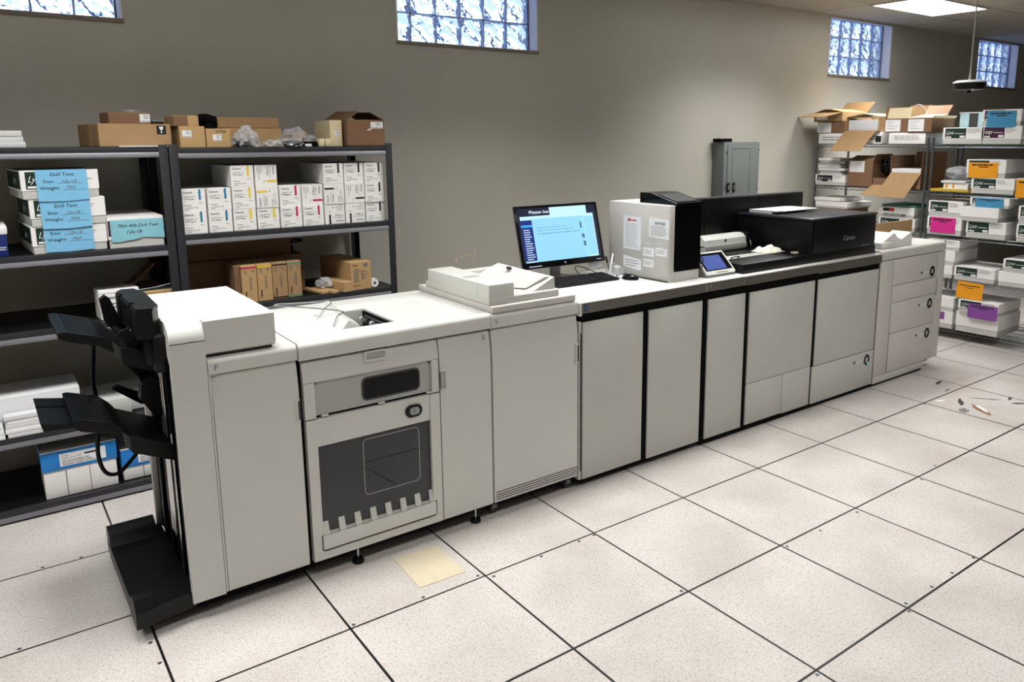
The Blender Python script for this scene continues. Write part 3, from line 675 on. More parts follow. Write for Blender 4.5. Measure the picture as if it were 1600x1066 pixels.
mb = MB(); mb.box(5.130, 5.234, YP+.001, YP+.015, .085, .957, white2, .001); mb.box(5.226, 5.236, YP+.012, YP+.06, .085, .957, white2); sp_ = mb.build('right_side_cover', t)
MB().box(5.130, 5.140, YP-.004, YP+.004, .60, .735, lgrey, .002).build('catch', sp_)

# ================================================================ THINGS ON THE MACHINES
ZC = 1.0197
# monitor
t = thing('computer_monitor', 'black widescreen monitor showing a pale blue software window on the printer worktop', 'monitor', (1.81, 1.02, ZC))
Mx = Matrix.Translation((0, 0, 1.29-ZC)) @ Matrix.Rotation(-.019, 4, 'Z') @ Matrix.Rotation(-.262, 4, 'X')
W2, H2 = .305, .185
mb = MB(); mb.box(-W2, W2, 0, .018, -H2, H2, gloss, .004, mx=Mx); mb.box(-.2, .2, .018, .04, -.12, .1, black, .006, mx=Mx); mb.box(-W2-.0006, W2+.0006, .004, .010, -H2-.0006, H2+.0006, silver, 0, mx=Mx)
hou = mb.build('housing', t)
def em(name, rgb, s): return mat(name, tuple(v*.35 for v in rgb), .3, emis=rgb, estr=s*1.25, nscale=3, namt=.01)
sb, swh, snv, scy, sdk = em('screen_blue', (150, 215, 248), .78), em('screen_white', (190, 230, 250), .85), em('screen_navy', (24, 50, 126), .8), em('screen_cyan', (60, 160, 225), .8), em('screen_dark', (30, 34, 58), .7)
stx, swt = em('screen_text', (90, 130, 170), .5), em('screen_text_white', (200, 215, 235), .9)
O = Mx @ V((0, 0, 0)); Rv = (Mx.to_3x3() @ X); Uv = (Mx.to_3x3() @ Z); fr = (O, Rv, Uv)
mb = MB()
sx0, sx1, sz0, sz1 = -.290, .285, -.150, .168
mb.rect(fr, sx0, sz0, sx1, sz1, sdk, .0006)
mb.rect(fr, -.06, .118, .215, .168, swh, .0010)                # upper right window strip
mb.rect(fr, -.275, -.148, .215, .122, swh, .0010); mb.rect(fr, .215, -.148, .262, .118, swh, .0010)
mb.rect(fr, -.192, -.148, .18, .105, sb, .0013); mb.rect(fr, -.275, -.140, -.195, .100, snv, .0013); mb.rect(fr, -.275, .058, -.195, .072, scy, .0016)
mb.rect(fr, .183, -.14, .255, .10, sb, .0013)
mb.rect(fr, .215, .118, .262, .168, sdk, .0009)
mb.build('screen', hou)
mb = MB(); mb.text(fr, 'Please loa', -.205, .136, .019, swt, wid=.14, bold=.02, lift=.0012)
mb.lines(fr, -.262, -.135, -.20, .05, 14, swt, jit=.4, thick=.4, lift=.0018)
mb.lines(fr, -.17, .03, .14, .062, 2, stx, jit=.4, thick=.12, lift=.0018); mb.lines(fr, -.17, .012, .15, .02, 1, stx, jit=.02, thick=.35, lift=.0018)
mb.rect(fr, .150, .03, .163, .068, stx, .0018); mb.rect(fr, .155, -.03, .175, -.005, stx, .0018); mb.rect(fr, .16, -.08, .178, -.05, stx, .0018)
mb.lines(fr, -.26, -.176, -.16, -.166, 1, swt, jit=.1, thick=.4, lift=.0012); mb.lines(fr, .24, -.172, .28, -.166, 1, swt, jit=.1, lift=.0012)
mb.build('screen_text', hou)
mb = MB(); mb.lathe([(.007, 0), (.007, .0006)], (0, 0, 0), silver, 16, mx=Matrix.Translation(O+Uv*-.166-(Rv.cross(Uv))*-.001) @ Mx.to_3x3().to_4x4() @ Matrix.Rotation(PI/2, 4, 'X')); mb.build('round_logo', hou)
mb = MB(); mb.prism([(-.03, .0), (.03, .0), (.028, .22), (-.028, .22)], 'y', .045, .075, silver); mb.build('stand_neck', t)
mb = MB(); mb.shape((V((0, .04, 0)), X, Y), rrect(-.11, -.06, .11, .09, .03), silver, 0, .008); mb.build('stand_base', t)
# keyboard
t = thing('keyboard', 'black full-size keyboard lying in front of the monitor', 'keyboard', (1.845, .875, ZC), rz=-.02)
mb = MB(); mb.prism([(-.085, 0), (.085, 0), (.085, .024), (.07, .026), (-.085, .012)], 'x', -.225, .225, black); kb = mb.build('case', t)
mb = MB()
for r in range(6):
    y0 = -.072+.0245*r; zz = .0135+.0019*r*1.25; n = 22; off = .003*r
    x = -.215
    while x < .205:
        wk = .0165 if not (r == 0 and -.10 < x < -.02) else .11
        if abs(x-.085) > .006: mb.box(x, min(x+wk, .215), y0, y0+.0195, zz-.002, zz+.0055, dkgrey if r == 9 else black, .0015, 1)
        x += wk+.0025
mb.build('keys', kb)
# mouse
def blob(mb, c, r, m, n=14, f=None, seed=0, amp=0, fl=None):
    vs = []; fs = []; rows = n//2
    for i in range(rows+1):
        ph = PI*i/rows
        for k in range(n):
            th = 2*PI*k/n; p = V((math.sin(ph)*math.cos(th), math.sin(ph)*math.sin(th), math.cos(ph)))
            q = p.copy()
            if amp: q *= 1+amp*noise.noise(p*2.3+V((seed, seed*1.7, 0)))+amp*.6*noise.noise(p*6+V((0, seed, 3)))
            q = V((c[0]+q.x*r[0], c[1]+q.y*r[1], c[2]+q.z*r[2]))
            if fl is not None and q.z < fl: q.z = fl
            vs.append(q)
    for i in range(rows):
        for k in range(n): fs.append((i*n+k, (i+1)*n+k, (i+1)*n+(k+1) % n, i*n+(k+1) % n))
    mb.add(vs, fs, m)
t = thing('computer_mouse', 'glossy black mouse beside the white controller tower', 'mouse', (2.130, .755, ZC), rz=.5)
mb = MB(); blob(mb, (0, 0, .008), (.031, .052, .027), gloss, 20, fl=.0005); bd = mb.build('shell', t)
mb = MB(); mb.tube([(-.003, .028, .032), (.003, .028, .032)], .006, dkgrey, 10); mb.build('wheel', bd)
mb = MB(); mb.tube(smooth_path([(0, .05, .008), (.01, .08, .004), (.05, .10, .004), (.08, .12, .004), (.09, .10, .004)]), .0022, black, 6); mb.build('cord', t)
# cables behind keyboard
mb = MB(); mb.tube(smooth_path([(1.55, 1.14, ZC+.03), (1.62, 1.13, ZC+.05), (1.67, 1.08, ZC+.03), (1.69, 1.05, ZC+.01)]), .0025, ink, 6); tag(mb.build('cable', origin=(1.6, 1.1, ZC)), 'short black cable looping left of the monitor stand', 'cable')
mb = MB(); mb.tube(smooth_path([(1.93, .975, ZC+.012), (1.92, 1.02, ZC+.05), (1.96, 1.06, ZC+.06), (2.02, 1.06, ZC+.045), (2.09, 1.03, ZC+.012), (2.12, 1.0, ZC+.004)]), .0025, ink, 6); tag(mb.build('cable', origin=(2, 1.03, ZC)), 'thin black cable arching up behind the keyboard right of the stand', 'cable')
# taped paper note hanging below monitor corner, pen cup
t = thing('paper_note', 'small white handwritten note propped below the right corner of the monitor', 'note', (2.05, .99, ZC), rz=0)
fr = (V((0, 0, .045)), V((.995, -.1, 0)), V((0, .12, .99)))
mb = MB(); mb.shape(fr, [(-.045, 0), (-.01, -.008), (.02, .004), (.05, .008), (.05, .055), (-.045, .05)], paper, 0, .0006); mb.build('sheet', t)
mb = MB(); mb.lines(fr, -.038, .012, .045, .045, 4, inkf); mb.build('writing', t)
t = thing('pen_cup', 'clear round pen cup by the white controller tower', 'pen cup', (2.14, .95, ZC))
glassy = mat('clear_plastic', (200, 205, 208), .08, alpha=.16, nscale=4)
mb = MB()
for k in range(1): 
    n = 20; vs = []; fs = []
    for (r, z) in ((.030, .002), (.034, .078), (.031, .078), (.027, .005)):
        for j in range(n): vs.append((r*math.cos(2*PI*j/n), r*math.sin(2*PI*j/n), z))
    for i in range(3):
        for j in range(n): fs.append((i*n+j, i*n+(j+1) % n, (i+1)*n+(j+1) % n, (i+1)*n+j))
    fs.append(list(range(n))[::-1]); fs.append(list(range(3*n, 4*n)))
    mb.add(vs, fs, glassy)
mb.build('cup', t)
mb = MB(); mb.tube([(2.125, .94, ZC+.01), (2.157, .945, ZC+.135)], .0052, paper, 8); tag(mb.build('marker_pen', origin=(2.125, .94, ZC)), 'white pen leaning in the clear cup', 'pen')
mb = MB(); mb.tube([(2.15, .96, ZC+.01), (2.128, .975, ZC+.105), (2.126, .976, ZC+.115)], [.005, .007, .006], ink, 8); tag(mb.build('marker_pen', origin=(2.15, .96, ZC)), 'dark marker leaning in the clear cup', 'pen')
t = thing('tape_dispenser', 'clear rounded plastic dispenser between pen cup and controller tower', 'dispenser', (2.19, .935, ZC))
mb = MB(); mb.prism([(-.02, 0), (.022, 0), (.024, .03), (.015, .05), (0, .058), (-.014, .045), (-.02, .02)], 'y', -.03, .03, film); mb.build('shell', t)
# loose papers
mb = MB(); mb.add([(1.50, .50, ZC+.002), (1.70, .48, ZC+.002), (1.78, .68, ZC+.002), (1.58, .70, ZC+.002), (1.50, .50, ZC), (1.70, .48, ZC), (1.78, .68, ZC), (1.58, .70, ZC)], [(0, 1, 2, 3), (7, 6, 5, 4), (0, 4, 5, 1), (1, 5, 6, 2), (2, 6, 7, 3), (3, 7, 4, 0)], paper)
tag(mb.build('paper_sheet', origin=(1.6, .6, ZC)), 'loose white sheet on the worktop in front of the keyboard', 'paper')
# controller tower
t = thing('print_controller', 'white server tower with taped notices and black front panel on the worktop', 'server tower', (2.35, .80, ZC))
x0, x1, y0, y1, h = -.125, .127, -.27, .262, .449
mb = MB(); mb.box(x0, x1, y0+.012, y1, 0, h, white2, .004); mb.box(x0, x0+.04, y0, y0+.011, 0, h, white2, .003); mb.box(x0+.0405, x1, y0, y0+.011, .0, .06, white2, .001); cs = mb.build('casing', t)
mb = MB(); mb.shape(front(y0+.011), rrect(x0+.042, .062, x1+.004, h-.002, .03, corners=(0, 0, 0, 1)), gloss, 0, .014); mb.build('front_panel', t)
mb = MB(); mb.prism([(y0-.006, h), (y0-.006, h+.012), (y0+.20, h+.062), (y0+.30, h+.062), (y0+.30, h)], 'x', x0+.045, x1+.012, gloss)
mb.prism([(y0-.0065, h+.011), (y0-.0065, h+.014), (y0+.20, h+.064), (y0+.20, h+.061)], 'x', x0+.043, x0+.046, silver)
dsp = mb.build('slanted_display', t)
mb = MB(); mb.prism([(y0+.02, h+.0195), (y0+.17, h+.0559), (y0+.17, h+.0569), (y0+.02, h+.0205)], 'x', x0+.07, x1-.01, dkgrey); mb.build('screen', dsp)
fl = (V((x0, 0, 0)), V((0, -1, 0)), Z)   # left side plane, right = towards the camera side
def notice(yw0, z0_, yw1, z1_, label, head=None, n=6, red=False, tilt=0):
    a, b = .80-yw0, .80-yw1   # distances from centre along -Y
    mb = MB(); zz0, zz1 = z0_-ZC, z1_-ZC
    mb.shape(fl, [(a, zz0+tilt), (b, zz0-tilt), (b, zz1-tilt), (a, zz1+tilt)], paper, 0, .0008)
    o = mb.build('notice', t); o['label'] = label
    mb = MB(); w_ = b-a
    if red: mb.rect(fl, a+w_*.25, zz1-.03, a+w_*.40, zz1-.014, inkr, .0012); mb.rect(fl, a+w_*.42, zz1-.026, a+w_*.75, zz1-.019, inkr, .0012)
    if head: mb.text(fl, head, a+w_*.3, zz1-.034, .014, ink, wid=w_*.5, bold=.03)
    mb.lines(fl, a+w_*.1, zz0+.012, b-w_*.08, zz1-(.04 if (head or red) else .008), n, inkf if red else inkg, jit=.25, thick=.28)
    mb.build('printing', o)
notice(.925, 1.185, .772, 1.386, 'tall taped notice with red heading', n=20, red=True)
notice(.702, 1.275, .536, 1.388, 'taped sheet headed NOTICE', head='NOTICE', n=6, tilt=.004)
notice(.748, 1.158, .657, 1.208, 'small taped card, upper left', n=4)
notice(.645, 1.170, .550, 1.216, 'small taped card, upper right', n=4)
notice(.746, 1.093, .658, 1.140, 'small taped card, lower', n=4)
notice(.922, 1.068, .765, 1.135, 'wide taped card, lower left', n=3, tilt=.008)
mb = MB(); mb.rect(fl, .80-.742, 1.222-ZC, .80-.68, 1.243-ZC, film, .0008); mb.rect(fl, .80-.63, 1.232-ZC, .80-.56, 1.246-ZC, film, .0008); mb.build('clear_tape', t)
# power cord along the desk
mb = MB(); mb.tube(smooth_path([(2.205, .95, ZC+.004), (2.21, .85, ZC+.004), (2.218, .70, ZC+.004), (2.222, .54, ZC+.004)]), .0032, ink, 6); tag(mb.build('cable', origin=(2.21, .8, ZC)), 'black cable lying along the foot of the controller tower', 'cable')
# tablet on stand
t = thing('touch_tablet', 'white-framed tablet with blue screen on a wedge stand beside the black deck', 'tablet', (2.62, .56, ZC))
# local frame: front lower edge from A to B, slopes back
A = V((2.528, .500, ZC+.004)); B = V((2.790, .500, ZC+.008)); C_ = V((2.60, .635, ZC+.10)); 
R_ = V((1, 0, 0)); U1 = V((0, .72, .69)).normalized(); fr = (V((-.105, -.06, .012)), R_, U1); Wt, Ht = .262, .17
mb = MB(); mb.shape(fr, rrect(0, 0, Wt, Ht, .012), white, 0, .010)
mb.prism([(-.062, 0), (.055, 0), (.064, .115), (-.055, .012)], 'x', -.10, .15, silver); sh = mb.build('case', t)
mb = MB(); mb.rect(fr, .014, .026, Wt-.012, Ht-.012, gloss, .0104); tb = em('tablet_blue', (86, 108, 190), .55); mb.rect(fr, .03, .034, Wt-.055, Ht-.03, tb, .0108); mb.rect(fr, .09, .008, .20, .013, dkgrey, .0104); mb.build('screen', sh)
mb = MB(); mb.tube(smooth_path([(2.50, .60, ZC+.07), (2.49, .57, ZC+.11), (2.50, .52, ZC+.12), (2.52, .55, ZC+.05), (2.515, .56, ZC+.16), (2.56, .62, ZC+.30), (2.55, .70, ZC+.40)]), .003, black, 6); tag(mb.build('cable', origin=(2.51, .57, ZC)), 'black cable dangling between the controller tower and the tablet', 'cable')
# white portable printer-like unit with round logo
ZD = 1.0795
t = thing('office_device', 'white curved device with a round logo on the black printer deck', 'device', (3.21, 1.00, ZD))
mb = MB(); pr = [(-.075, 0), (-.08, .02), (-.078, .045), (-.066, .085), (-.045, .105), (-.01, .112), (.03, .108), (.06, .08), (.065, 0)]
mb.prism(pr[3:]+[(-.072, .045)], 'x', -.24, .19, white); mb.prism([pr[0], pr[1], pr[2], (.065, .045), (.065, 0)], 'x', -.24, .19, lgrey); bd = mb.build('body', t)
mb = MB(); mb.box(.19, .215, -.075, .065, 0, .115, black, .006); mb.box(-.24, .19, -.105, -.08, 0, .012, black, .002); mb.build('end_cap', t)
mb = MB(); mb.lathe([(.0105, 0), (.0105, .002)], (0, 0, 0), dkgrey, 20, mx=Matrix.Translation((-.03, -.071, .075)) @ Matrix.Rotation(PI/2+.3, 4, 'X')); mb.build('round_logo', bd)
mb = MB(); mb.tube(smooth_path([(3.43, 1.0, ZD+.07), (3.47, 1.0, ZD+.078), (3.50, .98, ZD+.06), (3.485, .95, ZD+.006)]), .003, lgrey, 6); mb.box(3.425, 3.445, .985, 1.01, ZD+.05, ZD+.085, lgrey, .003); tag(mb.build('cable', origin=(3.45, .98, ZD)), 'grey plug and lead at the right end of the white curved device', 'cable')
# cloth
def crumple(mb, x0, x1, y0, y1, z, h, m, seed, nx=16, ny=10, fold=.5):
    vs = []; fs = []
    for i in range(nx+1):
        for j in range(ny+1):
            u, v = i/nx, j/ny; e_ = min(1, 4*min(u, 1-u))*min(1, 4*min(v, 1-v)); e_ = e_**.5
            n_ = noise.noise(V((u*3.3+seed, v*3.3, seed)))*.5+noise.noise(V((u*8, v*8+seed, 1)))*.3+.45
            vs.append((x0+(x1-x0)*u+.012*noise.noise(V((u*5, v*5, seed+5))), y0+(y1-y0)*v+.012*noise.noise(V((u*5, v*5, seed+9))), z+max(.001, h*e_*max(.08, n_))))
    for i in range(nx):
        for j in range(ny): a = i*(ny+1)+j; fs.append((a, a+ny+1, a+ny+2, a+1))
    k = len(vs)
    vs += [(x, y, z) for x, y, _ in vs]
    for i in range(nx): 
        a = i*(ny+1); b = a+ny; fs += [(a, k+a, k+a+ny+1, a+ny+1), (b+ny+1, k+b+ny+1, k+b, b)]
    for j in range(ny): a = j; b = nx*(ny+1)+j; fs += [(a+1, k+a+1, k+a, a), (b, k+b, k+b+1, b+1)]
    mb.add(vs, fs, m)
mb = MB(); crumple(mb, 3.285, 3.468, .64, .80, ZD+.004, .058, cloth, 4.2); tag(mb.build('cleaning_cloth', origin=(3.42, .72, ZD), smooth=80), 'crumpled white cloth on the black printer deck', 'cloth')
mb = MB(); mb.lathe([(.026, 0), (.027, .008), (.016, .008), (.016, .001)], (3.465, .565, ZD), beige, 24); tag(mb.build('tape_roll', origin=(3.465, .565, ZD)), 'small tan tape roll beside the crumpled cloth', 'tape')
# papers on the black housing
mb = MB(); rnd = random.Random(5)
mb.box(3.585, 4.0, .86, 1.06, 1.3195, 1.330, papere, .001, mx=None)
for k in range(5):
    a = rnd.uniform(-.08, .08); mxx = Matrix.Translation((3.80+rnd.uniform(-.03, .06), .94+rnd.uniform(-.02, .01), 1.3305+.0016*k)) @ Matrix.Rotation(a, 4, 'Z'); mb.box(-.21, .21, -.12, .12, 0, .0015, paper, 0, mx=mxx)
tag(mb.build('paper_stack', origin=(3.8, .96, 1.3185)), 'thin untidy stack of white paper on the black top housing', 'paper')
# foam trays and cardboard on the paper deck
foam = mat('white_foam', (232, 230, 226), .8, nscale=60, namt=.03)
ZK = 1.0365
t = thing('foam_packing', 'white moulded foam packing piece on the paper deck, behind the black housing', 'foam packing', (4.60, .57, ZK))
mb = MB(); pr = [(-.24, 0), (-.24, .045), (-.19, .055), (-.06, .108), (-.045, .108), (.0, .07), (.05, .055), (.07, .058), (.185, .10), (.20, .096), (.205, .04), (.21, 0)]
mb.prism(pr, 'y', -.10, .05, foam); mb.build('moulded_body', t)
mb = MB(); mb.box(-.24, -.08, -.115, -.101, 0, .048, foam, .008); mb.build('end_lip', t)
mb = MB(); mb.box(4.615, 5.225, .70, .712, ZK, 1.185, carton, 0); mb.box(4.615, 5.225, .712, .716, ZK+.01, 1.175, cartoni, 0)
mb.box(4.617, 5.223, .699, .70, 1.108, 1.110, carton2)
tag(mb.build('cardboard_sheet', origin=(4.92, .70, ZK)), 'flat brown cardboard standing upright on the white paper deck', 'cardboard')
# beige board on the floor and scraps
mb = MB(); mb.add([(.353, .368, .0022), (.341, .086, .0022), (.557, .077, .0022), (.561, .35, .0022), (.353, .368, 0), (.341, .086, 0), (.557, .077, 0), (.561, .35, 0)], [(0, 1, 2, 3), (7, 6, 5, 4), (0, 4, 5, 1), (1, 5, 6, 2), (2, 6, 7, 3), (3, 7, 4, 0)], beige)
tag(mb.build('card_sheet', origin=(.45, .22, 0)), 'beige sheet of card lying on the white floor tiles', 'card')
for (x, y, a, L1, W1, m, lb) in ((4.80, .165, .2, .075, .022, dkgrey, 'small dark torn scrap on the floor nearest the paper deck'), (4.49, -.15, .55, .12, .022, dkgrey, 'dark twisted strip of residue on the far floor tile'), (4.40, -.05, -.4, .06, .018, paper, 'small white torn scrap on the far floor tile'),
                              (4.33, -.245, .2, .06, .04, inkg, 'grey smudged scrap at the front edge of the far tile'), (4.44, -.31, .95, .15, .03, carton2, 'brown and white peeled tape strip on the far tile'), (4.455, -.31, .95, .11, .016, paper, 'white piece on top of the brown peeled tape'),
                              (4.70, -.23, -.9, .13, .012, inkg, 'thin grey peeled strip across the far tile'), (4.84, -.33, .3, .05, .014, dkgrey, 'little dark scrap at the right of the far tile'), (4.78, -.41, -.6, .06, .02, dkgrey, 'dark curled scrap nearest the tile seam at right'), (4.68, .04, .1, .06, .012, inkg, 'thin scrap on the seam beside the paper deck')):
    rnd = random.Random(int(x*1000)); n = 12
    pts = [(math.cos(2*PI*k/n)*L1*.8*(.7+.45*rnd.random()), math.sin(2*PI*k/n)*W1*.75*(.5+.8*rnd.random())) for k in range(n)]
    c, s = math.cos(a), math.sin(a)
    z0 = .002 if 'on top' in lb else .0
    mb = MB(); mb.shape((V((x, y, z0)), V((c, s, 0)), V((-s, c, 0))), pts, m, 0, .0018); tag(mb.build('tape_scrap', origin=(x, y, z0)), lb, 'scrap', 'peeled tape scraps on the floor')

# ================================================================ BLACK SHELVING ALONG THE BACK WALL
SH_Z = [1.812, 1.357, .945, .432, .062]
def shelving(x0, x1, label, zs):
    t = thing('shelving_unit', label, 'shelving', ((x0+x1)/2, 2.10, 0), world=True, group='charcoal metal shelving units')
    y0, y1 = 1.80, 2.40
    for (x, y, sx, sy) in ((x0, y0, 1, 1), (x1, y0, -1, 1), (x0, y1, 1, -1), (x1, y1, -1, -1)):
        mb = MB(); a, b = sorted((x, x+sx*.042)); c, d = sorted((y, y+sy*.004)); mb.box(a, b, c, d, 0, 1.83, shelfm, .001)
        a, b = sorted((x, x+sx*.004)); c, d = sorted((y+sy*.004, y+sy*.042)); mb.box(a, b, c, d, 0, 1.83, shelfm)
        # dark keyhole slots
        for k in range(11):
            z = .12+.16*k
            mb.box(x+sx*.0045-.0008, x+sx*.0045+.0008, y+sy*.018-.004, y+sy*.018+.004, z, z+.02, blackm)
        mb.build('post', t)
    for z in zs:
        mb = MB(); mb.box(x0+.042, x1-.042, y0+.003, y0+.032, z-.045, z, shelfm, .002); mb.box(x0+.042, x1-.042, y1-.032, y1-.003, z-.045, z, shelfm, .002)
        mb.prism([(y0-.001, z-.054), (y0-.006, z-.050), (y0-.006, z-.046), (y0+.001, z-.028), (y0+.003, z-.028), (y0+.003, z-.054)], 'x', x0+.043, x1-.043, shelfedge)
        for (a, b) in ((x0+.004, x0+.03), (x1-.03, x1-.004)): mb.box(a, b, y0+.045, y1-.045, z-.045, z-.006, shelfm)
        s = mb.build('beam_frame', t)
        MB().box(x0+.008, x1-.008, y0+.033, y1-.033, z-.009, z-.002, black).build('shelf_board', t)
    return t
shelving(-1.372, -.143, 'charcoal metal shelving unit at far left holding ream boxes and paper stacks', [1.82, 1.312, .945, .432, .062])
shelving(-.137, 1.110, 'charcoal metal shelving unit holding the white toner cartons', SH_Z)
YS = 1.835
# --- toner cartons
G3 = 'white toner cartons in three rows'
tw, th_, td = .1205, .119, .40
protos = {}
def toner(kind, col, name):
    t = thing('toner_carton', '', 'toner box', (0, 0, 0), group=G3)
    MB().box(-tw/2, tw/2, 0, td, -th_/2, th_/2, cboard, .0015, 1).build('carton', t)
    O, (rx, rz) = V((0, 0, 0)), {'up': (1, 0), 'left': (0, 1), 'right': (0, -1), 'down': (-1, 0)}[kind]
    R = V((rx, 0, rz)); U = V((-rz, 0, rx)); fr = (O, R, U); q = .058
    mb = MB(); mb.slab(fr, .026, .002, .037, q+.0005, col, 0, .0006); mb.build('colour_stripe', t)
    mb = MB(); mb.text(fr, 'Canon', -.052, .038, .010, ink, wid=.046, bold=.02, lift=.0006); mb.text(fr, 'imagePRESS Toner', -.050, .018, .006, ink, wid=.062, lift=.0006)
    mb.text(fr, 'T14 '+name, -.050, .004, .0095, ink, wid=.052, bold=.01, lift=.0006)
    mb.lines(fr, -.048, -.030, -.01, -.022, 1, inkg, jit=.1, lift=.0006); mb.text(fr, 'imagePRESS V1350', -.048, -.042, .0062, ink, wid=.068, lift=.0006); mb.lines(fr, -.048, -.052, -.022, -.046, 1, inkg, jit=.1, lift=.0006)
    for (x, z, r) in ((.031, -.012, .003), (.041, -.016, .0022), (.022, .042, .002)): mb.shape(fr, [(x+r*math.cos(2*PI*k/8), z+r*math.sin(2*PI*k/8)) for k in range(8)], ink if r > .0021 else inkg, 0, .0006)
    mb.build('lettering', t)
    return t
cols9 = [-.020+.129*k+.003*(k > 2) for k in range(9)]
rows = [(1.357, 'bottom', [('up', cyan, 'Cyan')]*2+[('up', yel, 'Yellow')]*2+[('up', mag, 'Magenta')]*2+[('down', ink, 'Black')]*2+[('up', ink, 'Black')]),
        (1.357+.1195, 'middle', [('up', cyan, 'Cyan')]*2+[('up', yel, 'Yellow'), ('left', yel, 'Yellow'), ('up', mag, 'Magenta'), ('right', mag, 'Magenta'), ('left', ink, 'Black'), ('right', ink, 'Black'), ('up', ink, 'Black')]),
        (1.357+.239, 'top', [None, None, ('up', yel, 'Yellow'), ('right', yel, 'Yellow'), None, None, ('up', ink, 'Black'), ('up', ink, 'Black'), ('up', ink, 'Black')])]
how = {'up': 'upright', 'left': 'on its side with top stripe', 'right': 'on its side with bottom stripe', 'down': 'upside down'}
colname = {'Cyan': 'blue', 'Yellow': 'yellow', 'Magenta': 'magenta', 'Black': 'black'}
ords = ['leftmost', 'second', 'third', 'fourth', 'fifth', 'sixth', 'seventh', 'eighth', 'rightmost']
for z, rn, L_ in rows:
    for i, k in enumerate(L_):
        if k is None: continue
        pos = ('%s column of the %s row' % (ords[i], rn))
        lb = '%s-striped carton, %s, %s' % (colname[k[2]], how[k[0]], pos)
        kk = (k[0], k[2])
        loc = (cols9[i]-.012+random.uniform(-.002, .002), YS+random.uniform(-.006, .006)+.004*(i % 2), z+th_/2)
        if kk not in protos:
            protos[kk] = toner(*k); o = protos[kk]; o.location = loc; o['label'] = lb
        else: dup(protos[kk], loc, 0, lb, G3)
# --- generic cartons
def box_thing(name, label, cat, x0, x1, z0, z1, m, y=YS, d=.3, rz=0, group=None, bev=.002, tape=True):
    t = thing(name, label, cat, ((x0+x1)/2, y, z0), rz=rz, group=group); hw = (x1-x0)/2
    bd = MB().box(-hw, hw, 0, d, 0, z1-z0, m, bev, 1).build('carton', t)
    return t, hw, z1-z0, bd
LF = (V((0, 0, 0)), X, Z)
def ship_label(t, x, z, w_, h_):
    mb = MB(); mb.slab(LF, x, z, x+w_, z+h_, paper, 0, .0006); o = mb.build('shipping_label', t)
    mb = MB(); mb.lines(LF, x+w_*.42, z+h_*.4, x+w_*.95, z+h_*.95, 4, inkg, jit=.4); mb.lines(LF, x+w_*.05, z+h_*.05, x+w_*.95, z+h_*.2, 1, ink, jit=.02); mb.build('printing', o)
TS = 1.8125
t, hw, h, b = box_thing('cardboard_box', 'small tan cardboard box with label, left of the box marked 6706', 'cardboard box', -.072, .053, TS, TS+.112, carton3, d=.3); ship_label(t, -.05, .055, .045, .035)
t, hw, h, b = box_thing('cardboard_box', 'tan cardboard box marked 6706 on the shelf top', 'cardboard box', .060, .184, TS, TS+.100, carton3, d=.11, y=YS+.01); ship_label(t, -.028, .035, .044, .034)
mb = MB(); mb.text(LF, '6706', -.012, .078, .014, ink, shear=.3, wid=.052); mb.build('handwriting', t)
t, hw, h, b = box_thing('cardboard_box', 'little tan box lying on top of the small labelled box', 'cardboard box', -.088, .033, TS+.1125, TS+.168, carton3, y=YS+.03, d=.24, rz=.0)
MB().box(-hw+.0, -hw+.068, -.001, 0, .001, h-.001, carton2).build('darker_flap_panel', t)  # left part of the front in a darker brown than the box
mb = MB(); blob(mb, (.105, YS+.18, TS+.145), (.065, .05, .034), blackm, 14, seed=3, amp=.25); mb.box(.09, .14, YS+.13, YS+.25, TS, TS+.13, blackm, .01); tag(mb.build('black_pouch', origin=(.10, YS+.18, TS)), 'rounded black object behind the box marked 6706', 'pouch')
t, hw, h, b = box_thing('cardboard_box', 'long narrow brown carton stacked upper, slightly tilted, on the shelf top', 'cardboard box', .16, .50, TS+.106, TS+.165, carton, y=YS+.16, d=.12, rz=.03)
t, hw, h, b = box_thing('cardboard_box', 'long narrow brown carton lying under the tilted one', 'cardboard box', .20, .505, TS, TS+.104, carton3, y=YS+.14, d=.18, rz=.02)
def bag(label, x0, x1, y, z0, z1, m, seed, name='plastic_bag', cat='plastic bag'):
    mb = MB(); cx_, cz = (x0+x1)/2, (z0+z1)/2
    blob(mb, (cx_, y, z0+(z1-z0)*.42), ((x1-x0)/2, .07, (z1-z0)*.58), m, 22, seed=seed, amp=.55, fl=z0+.001)
    return tag(mb.build(name, origin=(cx_, y, z0), smooth=25), label, cat, 'plastic bags on the shelf top' if cat == 'plastic bag' else None)
bag('big crumpled clear plastic bag right of the box marked 6706', .205, .345, YS+.05, TS, TS+.10, film, 1.3)
mb = MB(); blob(mb, (.262, YS+.06, TS+.025), (.05, .04, .025), ink, 12, seed=8, amp=.5, fl=TS+.001); tag(mb.build('black_part', origin=(.262, YS+.06, TS)), 'dark part inside the big crumpled plastic bag', 'spare part')
bag('clear plastic bag heaped over small cartons, left of the open box', .49, .68, YS+.15, TS+.0, TS+.098, film, 5.1)
bag('small flat clear bag in front of the long narrow carton', .36, .46, YS+.02, TS, TS+.04, film, 7.7)
bag('silvery flat plastic pouch on the front edge of the shelf top', .47, .57, YS+.01, TS, TS+.034, silver, 9.2)
t, hw, h, b = box_thing('cardboard_box', 'small brown carton under the clear bag beside the open box', 'cardboard box', .57, .65, TS, TS+.085, carton3, y=YS+.13, d=.15)
t, hw, h, b = box_thing('cardboard_box', 'small dull carton in the heap under plastic', 'cardboard box', .48, .55, TS, TS+.075, carton, y=YS+.15, d=.15)
mb = MB(); mb.box(.575, .665, YS+.0, YS+.06, TS, TS+.030, blackm, .008); tag(mb.build('black_part', origin=(.62, YS+.03, TS)), 'low black plastic part at the shelf front before the heap', 'spare part')
